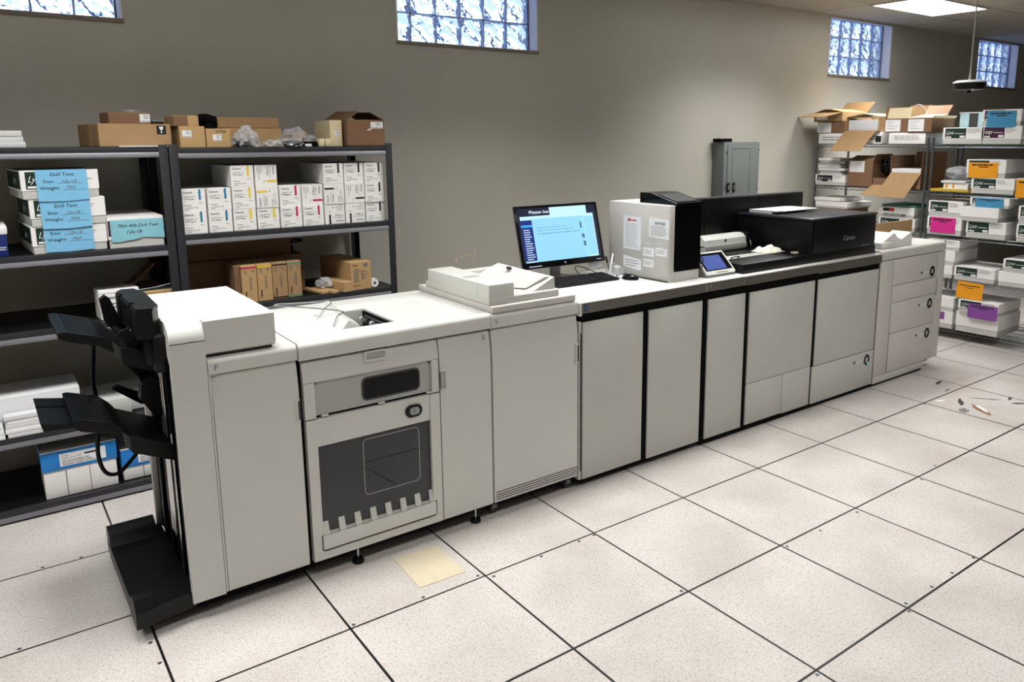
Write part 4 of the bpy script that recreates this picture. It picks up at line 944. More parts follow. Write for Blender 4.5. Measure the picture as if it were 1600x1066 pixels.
mb = MB(); mb.box(.585, .625, YS-.012, YS-.001, TS, TS+.016, paper, .004); tag(mb.build('plug_cover', origin=(.605, YS-.006, TS)), 'tiny white cap at the shelf front edge', 'spare part')
for (a, b2, lb) in ((.672, .706, 'left'), (.712, .745, 'right')):
    mb = MB(); mb.box(a, b2, YS+.0, YS+.05, TS, TS+.045, cream, .006); tag(mb.build('cream_part', origin=((a+b2)/2, YS+.02, TS)), '%s one of the two small cream blocks before the tall cream carton' % lb, 'spare part')
t, hw, h, b = box_thing('cardboard_box', 'tall narrow cream carton leaning against the open brown box', 'cardboard box', .752, .826, TS, TS+.152, cream, y=YS+.03, d=.26); ship_label(t, -.012, .06, .036, .03)
# open brown box with flaps
t, hw, h, b = box_thing('cardboard_box', 'open brown cardboard box with raised flaps at right end of the shelf top', 'cardboard box', .842, 1.078, TS, TS+.155, carton2, y=YS-.01, d=.38); bpy.data.objects.remove(b)
mb = MB(); hw = .118; mb.box(-hw, hw, 0, .004, 0, h, carton2); mb.box(-hw, hw, .376, .38, 0, h, carton2); mb.box(-hw, -hw+.004, .004, .376, 0, h, carton2); mb.box(hw-.004, hw, .004, .376, 0, h, carton2); mb.box(-hw, hw, 0, .38, 0, .004, carton2); mb.build('carton', t)
mb = MB(); mb.add([(-hw, .0, h), (-hw, .38, h), (-.02, .40, h+.06), (-.03, .03, h+.05), (-hw, .0, h-.003), (-hw, .38, h-.003), (-.02, .40, h+.057), (-.03, .03, h+.047)], [(0, 1, 2, 3), (7, 6, 5, 4), (0, 4, 5, 1), (1, 5, 6, 2), (2, 6, 7, 3), (3, 7, 4, 0)], carton2)
mb.add([(hw, .0, h), (hw, .38, h), (.03, .40, h+.055), (.04, .02, h+.045), (hw, .0, h-.003), (hw, .38, h-.003), (.03, .40, h+.052), (.04, .02, h+.042)], [(0, 1, 2, 3), (7, 6, 5, 4), (0, 4, 5, 1), (1, 5, 6, 2), (2, 6, 7, 3), (3, 7, 4, 0)], carton2); mb.build('flaps', t)
ship_label(t, .03, .105, .078, .038); mb = MB()
for k in (0, 1): mb.add([(.005+.012*k, -.0008, .092), (.012+.012*k, -.0008, .092), (.024+.012*k, -.0008, .106), (.018+.012*k, -.0008, .106)], [(0, 1, 2, 3)], paper)
mb.build('white_scratch', t)
# shelf 1 top: flat box, box on it, paper stack, white strip
t, hw, h, b = box_thing('cardboard_box', 'long flat brown carton with fragile glass symbol on the left shelf top', 'cardboard box', -.445, -.108, TS+.009, TS+.122, carton, y=YS+.0, d=.42, rz=.10)
fr = (V((.10, 0, .06)), X, Z); mb = MB(); mb.slab(fr, 0, 0, .045, .045, ink, 0, .0006); o = mb.build('fragile_mark', t)
mb = MB(); mb.shape((fr[0], X, Z), [(.012, .040), (.033, .040), (.031, .028), (.025, .022), (.0245, .012), (.031, .009), (.014, .009), (.0205, .012), (.020, .022), (.014, .028)], inkw, .0006, .001); mb.build('glass_symbol', o)
MB().box(-hw-.001, -hw, .14, .2, 0, h, carton3).build('packing_tape', t)
t2, hw, h, b = box_thing('cardboard_box', 'small flat brown carton lying on the long flat one', 'cardboard box', -.385, -.192, TS+.1225, TS+.180, carton2, y=YS+.05, d=.22, rz=.05); ship_label(t2, .045, .008, .048, .042)
mb = MB(); blob(mb, (-.26, YS+.12, TS+.187), (.05, .04, .008), film, 12, seed=2, amp=.6, fl=TS+.181); tag(mb.build('plastic_wrap', origin=(-.26, YS+.12, TS+.181)), 'crinkled clear wrap on the small flat carton', 'plastic')
mb = MB(); mb.box(-.185, -.13, YS+.06, YS+.16, TS+.1225, TS+.136, black, .003); mb.box(-.182, -.133, YS+.065, YS+.15, TS+.1365, TS+.140, lgrey, .001); tag(mb.build('black_part', origin=(-.16, YS+.11, TS+.1225)), 'flat black part on the right end of the long flat carton', 'spare part')
mb = MB(); mb.box(-.36, -.13, YS-.03, YS+.0, TS+.008, TS+.0125, paper); tag(mb.build('paper_strip', origin=(-.25, YS, TS+.008)), 'white paper edge sticking out under the long flat carton', 'paper')
mb = MB(); rnd = random.Random(9)
for k in range(3): mb.box(-1.02, -.745+rnd.uniform(-.012, .012), YS+.0, YS+.28, TS+.009+.026*k, TS+.0345+.026*k, papere, .001, mx=Matrix.Translation((0, rnd.uniform(0, .01), 0)))
tag(mb.build('paper_stack', origin=(-.87, YS+.14, TS+.009)), 'white paper stack on top of the left shelving, at the picture edge', 'paper')
# ream boxes with blue sheets
def ream_box(label, loc, rz=0, w_=.32, d_=.46, h_=.13, lab=dgreen, word='Lynx', sheet=None, sheet_at=(-.1, -.01, .13, .11), group='paper ream boxes', lid_m=None, side=True, lidfrac=.72, offs=0, sheet_lines=True, words=True):
    t = thing('ream_box', label, 'paper box', loc, rz=rz, group=group)
    hw = w_/2; zl = h_*(1-lidfrac)
    MB().box(-hw+.004, hw-.004, .003, d_-.003, 0, h_-.004, cboard2, .001, 1).build('box_base', t)
    ld = MB().box(-hw, hw, 0, d_, zl, h_, lid_m or cboard, .0015, 1).build('lid', t)
    if lab is not None:
        mb = MB(); fr = (V((-hw, 0, zl)), X, Z); H_ = h_-zl
        mb.slab(fr, w_*.06, H_*.08, w_*.58, H_*.93, lab, 0, .0006)
        if side: mb.slab((V((-hw, d_, zl)), V((0, -1, 0)), Z), d_*.05, H_*.08, d_*.95, H_*.93, lab, 0, .0006)
        o = mb.build('printed_label', t)
        mb = MB(); mb.text(fr, word, w_*.09, H_*.42, H_*.33, inkw, shear=.45, wid=w_*.2); mb.lines(fr, w_*.31, H_*.44, w_*.55, H_*.60, 1, inkw, jit=.1, thick=.3); mb.rect(fr, w_*.08, H_*.13, w_*.22, H_*.24, inkw, .001); mb.rect(fr, w_*.43, H_*.13, w_*.56, H_*.32, inkw, .001)
        if side: mb.text((V((-hw, d_, zl)), V((0, -1, 0)), Z), word, d_*.5, H_*.35, H_*.35, inkw, shear=.45)
        mb.lines(fr, w_*.61, H_*.5, w_*.93, H_*.92, 4, inkg, jit=.5, thick=.3); mb.build('lettering', o)
    if sheet is not None:
        a, z0, b, z1 = sheet_at; mb = MB(); mb.shape((V((0, -.002, 0)), X, Z), [(a, z0), ((a+b)/2, z0-.002), (b, z0+.002), (b, z1), (a, z1)], sheet, 0, .0008); o = mb.build('coloured_sheet', t)
        if sheet_lines:
            mb = MB(); mb.lines((V((0, -.003, 0)), X, Z), a+(b-a)*.1, z0+(z1-z0)*.78, b-(b-a)*.08, z0+(z1-z0)*.9, 1, ink, jit=.1, thick=.7); mb.lines((V((0, -.003, 0)), X, Z), a+(b-a)*.35, z0+(z1-z0)*.66, b-(b-a)*.3, z0+(z1-z0)*.76, 1, ink, jit=.1, thick=.6); mb.build('printing', o)
    return t
GR = 'paper ream boxes with dull text sheets'
def dull_sheet(t, a, z0, b, z1, full=True):
    fr = (V((0, -.004, 0)), X, Z); mb = MB(); mb.shape(fr, [(a, z0), ((a+b)/2, z0-.004), (b, z0+.001), (b-.003, z1), (a-.003, z1)], sheetb, 0, .0012); o = mb.build('blue_sheet', t)
    w_ = b-a; h_ = .135; top = z1; mb = MB(); L = .0022
    sh = 0 if full else .030
    if full: mb.text(fr, 'Dull Text', a+w_*.27, top-.030, .0165, ink, wid=w_*.46, lift=L)
    mb.text(fr, 'Size:', a+w_*.12, top-.062+sh, .015, ink, wid=w_*.21, lift=L); mb.rect(fr, a+w_*.40, top-.066+sh, a+w_*.88, top-.065+sh, ink, L); mb.text(fr, '12x18', a+w_*.48, top-.062+sh, .013, inkg, wid=w_*.3, shear=.4, lift=L)
    mb.text(fr, 'Weight:', a+w_*.05, top-.094+sh, .015, ink, wid=w_*.38, lift=L); mb.rect(fr, a+w_*.49, top-.098+sh, a+w_*.95, top-.097+sh, ink, L); mb.text(fr, '70th', a+w_*.55, top-.092+sh, .014, inkg, wid=w_*.2, shear=.4, lift=L); mb.build('lettering', o)
Z1_ = 1.3125
r = ream_box('top ream box of three, blue Dull Text sheet on its lid', (-.625, YS-.014, Z1_+.266), w_=.325, h_=.135, rz=.075, group=GR); dull_sheet(r, -.10, -.012, .115, .137)
r = ream_box('middle ream box of three, blue Dull Text sheet partly shaded', (-.605, YS-.007, Z1_+.133), w_=.32, h_=.1325, rz=.06, group=GR); dull_sheet(r, -.115, -.012, .095, .118)
r = ream_box('bottom ream box of three, blue sheet hanging over its front', (-.61, YS+.0, Z1_), w_=.32, h_=.1325, rz=.06, group=GR); dull_sheet(r, -.108, .006, .10, .122, full=False)
r = ream_box('single white ream box with handwritten aqua sheet beside the stack of three', (-.318, YS-.004, Z1_), w_=.258, h_=.155, lab=None, group=GR)
mb = MB(); rnd = random.Random(4)
mb.slab((V((-.129, 0, .04)), X, Z), .002, .02, .012, .10, maroon, 0, .0006)
pts = [(-.117, .034), (-.08, .03), (-.05, .036), (0, .04), (.03, .052), (.06, .046), (.10, .044), (.129, .040), (.129, .142), (-.117, .142)]
mb.shape((V((0, -.003, 0)), X, Z), pts, sheett, 0, .001); o = mb.build('aqua_sheet', r)
mb = MB(); fr = (V((0, -.003, 0)), X, Z); mb.text(fr, '70th Alfa Dull Text', -.085, .105, .016, ink, shear=.3, wid=.19, lift=.002); mb.text(fr, '12x18', -.045, .072, .017, ink, shear=.3, wid=.07, lift=.002); mb.build('handwriting', o)
# blue box with white lid at the picture edge
t = thing('ream_box', 'navy blue box with white lid at the left picture edge', 'paper box', (-1.03, YS, Z1_))
MB().box(-.16, .163, .0, .4, 0, .105, navy, .002).build('box_base', t); MB().box(-.168, .168, -.006, .405, .105, .145, cboard, .006).build('lid', t)
mb = MB(); mb.lines(LF, .12, .03, .16, .05, 2, inkw, jit=.1); mb.build('lettering', t)
# middle shelf of the left unit: Canon box, tan box, kraft flap
ZM = .9455
t = thing('spare_part_box', 'white lettered carton on the middle shelf behind the finisher trays', 'carton', (-.43, 1.86, ZM), rz=.05)
MB().box(-.085, .10, 0, .14, 0, .152, cboard, .002).build('carton', t)
mb = MB(); mb.text(LF, 'Canon', -.065, .105, .018, ink, wid=.07, bold=.02); mb.lines(LF, -.03, .055, .06, .09, 2, inkg, jit=.2); mb.rect(LF, -.085, .135, .10, .137, inkg, .0008); mb.build('lettering', t)
for (z0, z1, lb, tx) in ((ZM, ZM+.062, 'lower tan carton at the right end of the left middle shelf', ''), (ZM+.0622, ZM+.125, 'upper tan carton marked FK2, right end of the left middle shelf', 'FK2-2793')):
    t, hw, h, b = box_thing('spare_part_box', lb, 'carton', -.318, -.160, z0, z1, carton3, y=YS+.01, d=.15)
    mb = MB()
    if tx: mb.text(LF, tx, -.055, .028, .011, ink, wid=.045)
    else: mb.lines(LF, -.05, .030, .03, .045, 1, ink, jit=.1)
    mb.build('lettering', t)
    t2, hw, h, b = (t, hw, h, b)
for (z0, z1, lb) in ((ZM+.1252, ZM+.16, 'dark green tray lying on the tan cartons'),):
    mb = MB(); mb.box(-.315, -.165, YS+.04, YS+.16, z0, z0+.006, dgreen, .002); mb.tube([(-.33, YS+.04, z0+.010), (-.25, YS+.04, z0+.014), (-.17, YS+.04, z0+.028)], .0022, steel, 6); tag(mb.build('dark_tray', origin=(-.24, YS+.15, z0)), lb, 'tray')
mb = MB(); P6 = [(0, 1, 2, 3), (7, 6, 5, 4), (0, 4, 5, 1), (1, 5, 6, 2), (2, 6, 7, 3), (3, 7, 4, 0)]
mb.add([(-.290, 2.17, ZM+.18), (-.281, 2.17, ZM+.18), (-.214, 2.02, ZM+.244), (-.220, 2.02, ZM+.248), (-.352, 2.17, ZM+.125), (-.335, 2.17, ZM+.125), (-.226, 2.05, ZM+.24), (-.232, 2.05, ZM+.243)], P6, carton2)
mb.add([(-.352, 2.02, ZM+.135), (-.335, 2.02, ZM+.13), (-.214, 2.02, ZM+.244), (-.222, 2.02, ZM+.249), (-.352, 2.17, ZM+.125), (-.335, 2.17, ZM+.12), (-.214, 2.17, ZM+.234), (-.222, 2.17, ZM+.239)], P6, carton2)
mb.add([(-.222, 2.02, ZM+.249), (-.214, 2.02, ZM+.244), (-.189, 2.02, ZM+.232), (-.189, 2.02, ZM+.236), (-.222, 2.1, ZM+.245), (-.214, 2.1, ZM+.24), (-.189, 2.1, ZM+.229), (-.189, 2.1, ZM+.233)], P6, carton2)
mb.box(-.352, -.20, 2.01, 2.2, ZM, ZM+.13, carton2)
tag(mb.build('open_flap_carton', origin=(-.36, 2.08, ZM)), 'brown carton behind the white lettered carton with one bent flap sticking up', 'carton')
# lower shelf left: white slab of board and paper stacks
ZL = .4325
mb = MB(); mb.box(-1.34, -.645, 1.87, 2.16, ZL, ZL+.185, papere, .003); tag(mb.build('paper_stack', origin=(-1.0, 2.0, ZL)), 'large block of white paper on the lower left shelf', 'paper')
mb = MB(); rnd = random.Random(12)
for k in range(5): mb.box(-.965+rnd.uniform(-.012, .012), -.68+rnd.uniform(-.01, .01), 1.80+.0*k+rnd.uniform(0, .006), 1.862, ZL+.022*k, ZL+.0215+.022*k, paper if k % 2 else papere, .001)
tag(mb.build('paper_stack', origin=(-.82, 1.83, ZL)), 'uneven ream stack in front of the large white paper block', 'paper')
mb = MB()
for k in range(4): mb.box(-1.32, -.985+rnd.uniform(-.012, .01), 1.80+rnd.uniform(0, .006), 1.862, ZL+.024*k, ZL+.0235+.024*k, paper, .001)
tag(mb.build('paper_stack', origin=(-1.15, 1.83, ZL)), 'white ream stack at the left picture edge on the lower shelf', 'paper')
mb = MB(); mb.box(-.62, -.30, 1.9, 2.25, ZL, ZL+.07, papere, .003); tag(mb.build('paper_stack', origin=(-.45, 2.05, ZL)), 'low white paper stack on the lower shelf behind the lower output tray', 'paper')
mb = MB(); mb.box(-.60, -.42, 1.86, 1.895, ZL, ZL+.085, cboard2, .003); tag(mb.build('white_carton', origin=(-.51, 1.88, ZL)), 'narrow pale carton on the lower shelf seen above the lower output tray', 'carton')
# bottom shelf: boxes with blue lids
def blue_box(label, x0, x1, z1, y):
    t = thing('ream_box', label, 'paper box', ((x0+x1)/2, y, .0625), group='ream boxes with blue lids on the bottom shelf'); hw = (x1-x0)/2; h = z1-.0625
    mb = MB(); mb.box(-hw+.006, hw-.006, .004, .30, 0, h-.004, cboard, .002)
    mb.box(-hw+.10, -hw+.104, .003, .004, .004, h*.55, inkg); mb.box(hw-.13, hw-.127, .003, .004, .004, h*.55, inkg); mb.box(-hw+.01, -hw+.1, .0030, .004, h*.55, h*.553, inkg)
    mb.build('box_base', t)
    mb = MB(); mb.box(-hw, hw, 0, .305, h-.105, h, bluebx, .002); mb.box(-hw-.001, hw+.001, -.001, .306, h-.004, h+.001, cboard, .001); l = mb.build('lid', t)
    mb = MB(); mb.slab(LF, -hw+.08, h-.088, hw-.05, h-.022, paper, .0, .001); o = mb.build('printed_label', l)
    mb = MB(); mb.text(LF, 'Tango', -hw+.09, h-.036, .008, ink, wid=.03, lift=.0016); mb.text(LF, 'Digital Cover C2S', -hw+.09, h-.050, .009, ink, wid=.085, lift=.0016); mb.lines(LF, -hw+.09, h-.085, hw-.06, h-.055, 3, inkg, jit=.4, lift=.0016); mb.rect(LF, -hw+.19, h-.045, -hw+.24, h-.036, ink, .0016); mb.build('lettering', o)
blue_box('white ream box with bright blue lid, fully visible on the bottom shelf', -.850, -.515, .312, YS)
blue_box('second ream box with blue lid, half hidden behind the finisher', -.497, -.18, .236, YS+.02)
# unit 2 middle shelf: drum cartons
for i, (x0, x1, c, lb) in enumerate(((.184, .266, mag, 'red-topped'), (.270, .352, yel, 'yellow-topped'), (.356, .440, ink, 'black-banded'), (.444, .524, teal, 'teal-banded'))):
    t, hw, h, b = box_thing('drum_carton', '%s tall tan carton upright on the middle shelf' % lb, 'carton', x0, x1, ZM, ZM+.212, carton3 if i < 2 else carton, y=YS+.005*i, d=.23, group='tall tan cartons standing in a row')
    mb = MB(); mb.box(-hw-.0006, hw+.0006, -.0006, .23, h-.016, h-.008, c); 
    if i > 1: mb.box(-hw-.0006, hw+.0006, -.0006, .23, .006, .014, c)
    mb.build('colour_band', t)
    fr = (V((-hw, 0, 0)), Z, -X); mb = MB(); mb.text((V((-hw+.022, -.0002, .02)), Z, -X), 'Canon', 0, 0, .012, ink, wid=.045, bold=.02); mb.lines((V((-hw+.05, -.0002, .07)), Z, -X), 0, -.004, .09, .012, 2, inkg, jit=.3)
    mb.lines((V((-hw, 0, h)), X, Z), .014, -.05, .03, -.022, 3, inkg, jit=.2); mb.lines((V((-hw, 0, h)), X, Z), .055, -.04, .07, -.022, 2, inkg, jit=.2); mb.build('lettering', t)
t, hw, h, b = box_thing('drum_carton', 'tan carton mostly hidden at the left end of the tall carton row', 'carton', .150, .181, ZM, ZM+.215, carton2, y=YS+.02, d=.2, group='tall tan cartons standing in a row')
t, hw, h, b = box_thing('cardboard_box', 'small plain brown carton just right of the tall carton row', 'carton', .528, .60, ZM, ZM+.135, carton2, y=YS+.18, d=.15)
t, hw, h, b = box_thing('cardboard_box', 'tan carton marked CW-K02 at the right of the middle shelf', 'carton', .815, .952, ZM, ZM+.172, carton3, y=YS-.012, d=.42, rz=.08)
mb = MB(); mb.text(LF, 'Canon', -.055, .148, .011, ink, wid=.034, bold=.02); mb.lines(LF, -.05, .05, .0, .135, 9, inkg, jit=.5); mb.lines(LF, 0, .06, .05, .12, 6, inkg, jit=.7); mb.text(LF, 'CW-K02', -.058, .022, .011, ink, wid=.05); mb.rect(LF, .018, .14, .045, .16, inkg, .001); mb.build('lettering', t)
t, hw, h, b = box_thing('cardboard_box', 'low tan box lying in front of the carton marked CW-K02', 'carton', .758, .826, ZM, ZM+.062, carton3, y=YS-.035, d=.26, rz=.22)
for (x, y, rz, lb) in ((.655, YS-.01, .25, 'left flat tan strip carton on the middle shelf'), (.712, YS-.03, .22, 'right flat tan strip carton on the middle shelf')):
    t, hw, h, b = box_thing('strip_carton', lb, 'carton', x-.022, x+.022, ZM, ZM+.016, carton3, y=y, d=.22, rz=rz)
mb = MB(); blob(mb, (.70, YS+.11, ZM+.045), (.06, .05, .03), film, 16, seed=6, amp=.6, fl=ZM+.02); tag(mb.build('plastic_bag', origin=(.70, YS+.11, ZM+.02), smooth=25), 'small crumpled clear bag on the strip cartons of the middle shelf', 'plastic bag')
mb = MB(); mb.lathe([(.010, 0), (.028, 0), (.026, .03), (.010, .03)], (0, 0, 0), paper, 20, mx=Matrix.Translation((.975, YS+.03, ZM+.029)) @ Matrix.Rotation(PI/2, 4, 'X')); mb.lathe([(.008, .0), (.008, .002)], (0, 0, 0), ink, 12, mx=Matrix.Translation((.975, YS+.001, ZM+.029)) @ Matrix.Rotation(PI/2, 4, 'X'))
tag(mb.build('tape_roll', origin=(.985, YS, ZM)), 'white roll with dark core standing by the right shelf post', 'tape')
# big dark cartons behind
t, hw, h, b = box_thing('cardboard_box', 'large wide brown carton at the back of the middle shelf, upper', 'cardboard box', -.10, .56, ZM+.22, ZM+.35, carton2, y=YS+.28, d=.25)
t, hw, h, b = box_thing('cardboard_box', 'large wide brown carton at the back of the middle shelf, lower', 'cardboard box', -.09, .62, ZM, ZM+.2195, carton2, y=YS+.26, d=.27)
mb = MB(); mb.tube(smooth_path([(.56, YS+.37, ZM+.27), (.60, YS+.33, ZM+.30), (.66, YS+.36, ZM+.285), (.60, YS+.42, ZM+.268), (.56, YS+.37, ZM+.255)]), .006, blackm, 8); mb.box(.562, .60, YS+.36, YS+.4, ZM+.2196, ZM+.26, blackm, .003); tag(mb.build('cable', origin=(.58, YS+.38, ZM+.2196)), 'black coiled cable on the large lower carton', 'cable')

# ================================================================ WIRE SHELVING AT RIGHT (fronts face -X)
XW = 6.20; DW = .60
WZ = [1.79, 1.36, .962, .566, .095]
def wire_unit(ya, yb, label):
    t = thing('wire_shelving', label, 'shelving', (XW+DW/2, (ya+yb)/2, 0), world=True, group='zinc wire shelving units')
    for (x, y) in ((XW+.012, ya-.012), (XW+.012, yb+.012), (XW+DW-.012, ya-.012), (XW+DW-.012, yb+.012)):
        mb = MB(); mb.tube([(x, y, 0), (x, y, 1.84)], .0125, steel, 10); mb.lathe([(.014, 0), (.012, .008)], (x, y, 1.84), dkgrey, 10); mb.lathe([(.02, 0), (.02, .01)], (x, y, 0), black, 10)
        for k in range(12): mb.lathe([(.0129, 0), (.0129, .002)], (x, y, .1+.15*k), blackm, 10)
        mb.build('post', t)
    for z in WZ:
        mb = MB(); x0, x1 = XW+.012, XW+DW-.012; y0, y1 = yb+.02, ya-.02
        for x in (x0, x1):
            mb.tube([(x, y0, z-.002), (x, y1, z-.002)], .0033, steel, 6); mb.tube([(x, y0, z-.030), (x, y1, z-.030)], .0033, steel, 6)
            n = int((y1-y0)/.03); P = [(x, y0+(y1-y0)*k/n, z-.004 if k % 2 else z-.028) for k in range(n+1)]
            mb.tube(P, .0022, steel, 4)
        for y in (y0, y1):
            mb.tube([(x0, y, z-.002), (x1, y, z-.002)], .0033, steel, 6); mb.tube([(x0, y, z-.030), (x1, y, z-.030)], .0033, steel, 6)
        n = int((y1-y0)/.026)
        for k in range(1, n): mb.tube([(x0, y0+(y1-y0)*k/n, z-.002), (x1, y0+(y1-y0)*k/n, z-.002)], .0019, steel, 4)
        for q in (.25, .5, .75): mb.tube([(x0+(x1-x0)*q, y0, z-.006), (x0+(x1-x0)*q, y1, z-.006)], .003, steel, 6)
        mb.build('wire_shelf', t)
    return t
wire_unit(2.33, 1.125, 'zinc wire shelving unit standing against the back wall, left of its neighbour')
wire_unit(1.10, -.12, 'zinc wire shelving unit nearer the camera at the right picture edge')
RZ = -PI/2; XB = XW-.012
def wz(i): return WZ[i]+.0015
def wreams(label, ya, yb, z0, z1, **k):
    d_ = k.pop('d_', .44); dx = k.pop('dx', 0); rz = k.pop('rz', 0)
    return ream_box(label, (XB+dx, (ya+yb)/2, z0), rz=RZ+rz, w_=abs(ya-yb), d_=d_, h_=z1-z0, group='paper ream boxes on the wire shelving', **k)
def kraft(label, ya, yb, z0, z1, m=carton, d=.42, dx=0, rz=0, name='cardboard_box', label_patch=None):
    t = thing(name, label, 'cardboard box', (XB+dx, (ya+yb)/2, z0), rz=RZ+rz, group='brown cartons on the wire shelving'); hw = abs(ya-yb)/2; h = z1-z0
    mb = MB(); e = .004
    mb.box(-hw, hw, 0, e, 0, h, m); mb.box(-hw, hw, d-e, d, 0, h, m); mb.box(-hw, -hw+e, e, d-e, 0, h, m); mb.box(hw-e, hw, e, d-e, 0, h, m); mb.box(-hw, hw, 0, d, 0, e, m); mb.build('carton', t)
    if label_patch:
        a, b, c, d_ = label_patch; mb = MB(); mb.slab(LF, -hw+a, b, -hw+c, d_, paper, 0, .0008); o = mb.build('paper_label', t); mb = MB(); mb.lines(LF, -hw+a+.02, b+.02, -hw+c-.02, d_-.005, 4, inkf, jit=.6, thick=.3); mb.build('printing', o)
    return t, hw, h
def flap(t, p, q, v, m, name='flap', th=.003):
    # panel hinged on edge p-q, extending by v
    p, q, v = V(p), V(q), V(v); n = (q-p).cross(v).normalized()*th
    vs = [p, q, q+v, p+v]; vs += [a+n for a in vs]
    MB().add(vs, [(0, 1, 2, 3), (7, 6, 5, 4), (0, 4, 5, 1), (1, 5, 6, 2), (2, 6, 7, 3), (3, 7, 4, 0)], m).build(name, t)
Z0 = wz(0)
# top shelf of the far unit
def plain(label, ya, yb, z0, z1, d=.42, dx=0, writing=2):
    t = thing('white_carton', label, 'carton', (XB+dx, (ya+yb)/2, z0), rz=RZ, group='white cartons on the wire shelving'); hw = abs(ya-yb)/2; h = z1-z0
    MB().box(-hw, hw, 0, d, 0, h, cboard, .002).build('carton', t)
    mb = MB(); mb.lines(LF, -hw*.7, h*.3, hw*.85, h*.8, writing, ink, jit=.2, thick=.25); mb.build('handwriting', t); return t
plain('white carton with handwriting under the stacked brown boxes, by the wall', 2.29, 1.98, Z0, Z0+.104)
t = plain('white carton with black label, half hidden by a hanging flap', 1.90, 1.585, Z0, Z0+.115, d=.4); mb = MB(); mb.slab(LF, .09, .015, .15, .075, ink, 0, .001); mb.build('black_label', t)
plain('long white carton with scribbled lines under the two labelled brown boxes', 1.515, 1.155, Z0, Z0+.105, d=.55, writing=4)
t, hw, h = kraft('brown carton with white label beneath the bright open box', 2.315, 1.995, Z0+.1045, Z0+.215, carton2, label_patch=(.0, .008, .165, .108)); flap(t, (-hw, 0, h), (hw, 0, h), (0, .4, 0), carton2)
t, hw, h = kraft('open tan carton on top of the pile nearest the wall, flaps spread wide', 2.36, 2.03, Z0+.222, Z0+.315, carton, d=.44)
flap(t, (-hw, 0, h), (hw, 0, h), (-.10, -.16, -.045), carton, 'front_flap'); flap(t, (-hw, .44, h), (hw, .44, h), (.06, .05, .11), carton, 'back_flap'); flap(t, (hw, 0, h), (hw, .44, h), (-.16, 0, .035), carton3, 'side_flap'); flap(t, (-hw, 0, h), (-hw, .44, h), (.13, 0, .035), carton, 'side_flap'); MB().slab(LF, -hw+.03, .02, -hw+.16, .05, paper, 0, .001).build('paper_label', t)
t, hw, h = kraft('open carton full of white paper with long flap hanging over the shelf edge', 1.96, 1.61, Z0+.117, Z0+.262, carton, d=.44, dx=-.03)
bpy.data.objects.remove([c for c in t.children if c.name.startswith('carton')][0])
mb = MB(); mb.box(-hw, -hw+.004, 0, .44, 0, h, carton); mb.box(hw-.004, hw, 0, .44, 0, h, carton3); mb.box(-hw, hw, .436, .44, 0, h, carton); mb.box(-hw, hw, 0, .44, 0, .004, carton); mb.build('carton', t)
MB().box(-hw+.02, hw-.015, .01, .42, .006, h-.03, papere, .002).build('paper_ream', t)
flap(t, (-hw-.01, -.0, .01), (hw-.02, -.0, .01), (-.11, -.09, -.20), carton, 'front_flap'); flap(t, (-hw, 0, h), (-hw+.02, .40, h), (.19, .0, .035), cream, 'top_flap'); flap(t, (hw, 0, h), (hw, .40, h), (-.17, .0, .03), cream, 'top_flap')
for (ya, yb, lb, dx) in ((1.562, 1.332, 'brown carton with white label and upright flaps, left of its twin', 0), (1.328, 1.10, 'brown carton with white label and pale raised flaps, right of its twin', -.01)):
    t, hw, h = kraft(lb, ya, yb, Z0+.106, Z0+.238, carton2, d=.42, dx=dx, label_patch=(.004, .01, .155, .12))
    if 'left' in lb: flap(t, (-hw, .03, h), (hw, .03, h), (.01, .02, .10), cream, 'inner_flap'); flap(t, (-hw, .42, h), (hw, .42, h), (0, .02, .13), carton, 'back_flap'); flap(t, (-hw, 0, h), (-hw, .42, h), (-.004, 0, .11), carton2, 'side_flap')
    else: flap(t, (hw, 0, h), (hw, .42, h), (.02, -.0, .02), cream, 'side_flap'); flap(t, (-hw, .25, h), (hw, .25, h), (0, .12, .12), carton2, 'back_flap'); flap(t, (-hw, 0, h), (hw, 0, h), (.06, .18, .03), cream, 'front_flap')
mb = MB(); mb.tube(smooth_path([(XB+.02, 1.30, Z0+.35), (XB+.02, 1.24, Z0+.36), (XB+.02, 1.18, Z0+.31), (XB+.0, 1.15, Z0+.245)]), .003, paper, 6); tag(mb.build('packing_strap', origin=(XB+.02, 1.2, Z0+.24)), 'white packing strap arching over the labelled cartons', 'strap')
# second shelf, far unit
Z0 = wz(1)
wreams('white ream box with black label under the stack of books and reams', 2.302, 1.955, Z0+.006, Z0+.112, lab=ink, word='Lynx', side=False, words=True)
rnd = random.Random(21); zz = Z0+.114
for k in range(7):
    hh = rnd.uniform(.018, .032); a = 2.28-rnd.uniform(0, .04); b = 1.99+rnd.uniform(-.02, .04)
    mb = MB(); mb.box(XB+rnd.uniform(-.01, .015), XB+.28, b, a, zz, zz+hh-.001, (papere, lgrey, cboard, papere)[k % 4], .002)
    tag(mb.build('paper_ream', origin=(XB+.14, (a+b)/2, zz)), ('%s ream in the untidy pile on the black-labelled box' % ['lowest', 'second lowest', 'third lowest', 'middle', 'third highest', 'second highest', 'topmost'][k]), 'paper', 'pile of reams and pads'); zz += hh
t, hw, h = kraft('brown carton with pale sheet taped on, leaning on the second wire shelf', 1.93, 1.66, Z0+.004, Z0+.26, carton2, d=.3, rz=.0); flap(t, (-hw, 0, h), (hw, 0, h), (.0, .15, .05), carton2); MB().slab(LF, -hw+.02, h-.11, hw-.09, h-.0, paper, 0, .001).build('pale_sheet', t)
flap(t, (hw, 0, h), (hw, .3, h), (.03, .0, .07), carton2, 'side_flap')
t, hw, h = kraft('deep dark carton between the leaning box and the paper-filled box', 1.645, 1.49, Z0+.004, Z0+.10, carton2, d=.5, dx=-.005); flap(t, (-hw, -.002, .03), (hw, -.002, .03), (-.075, -.09, -.10), carton, 'front_flap')
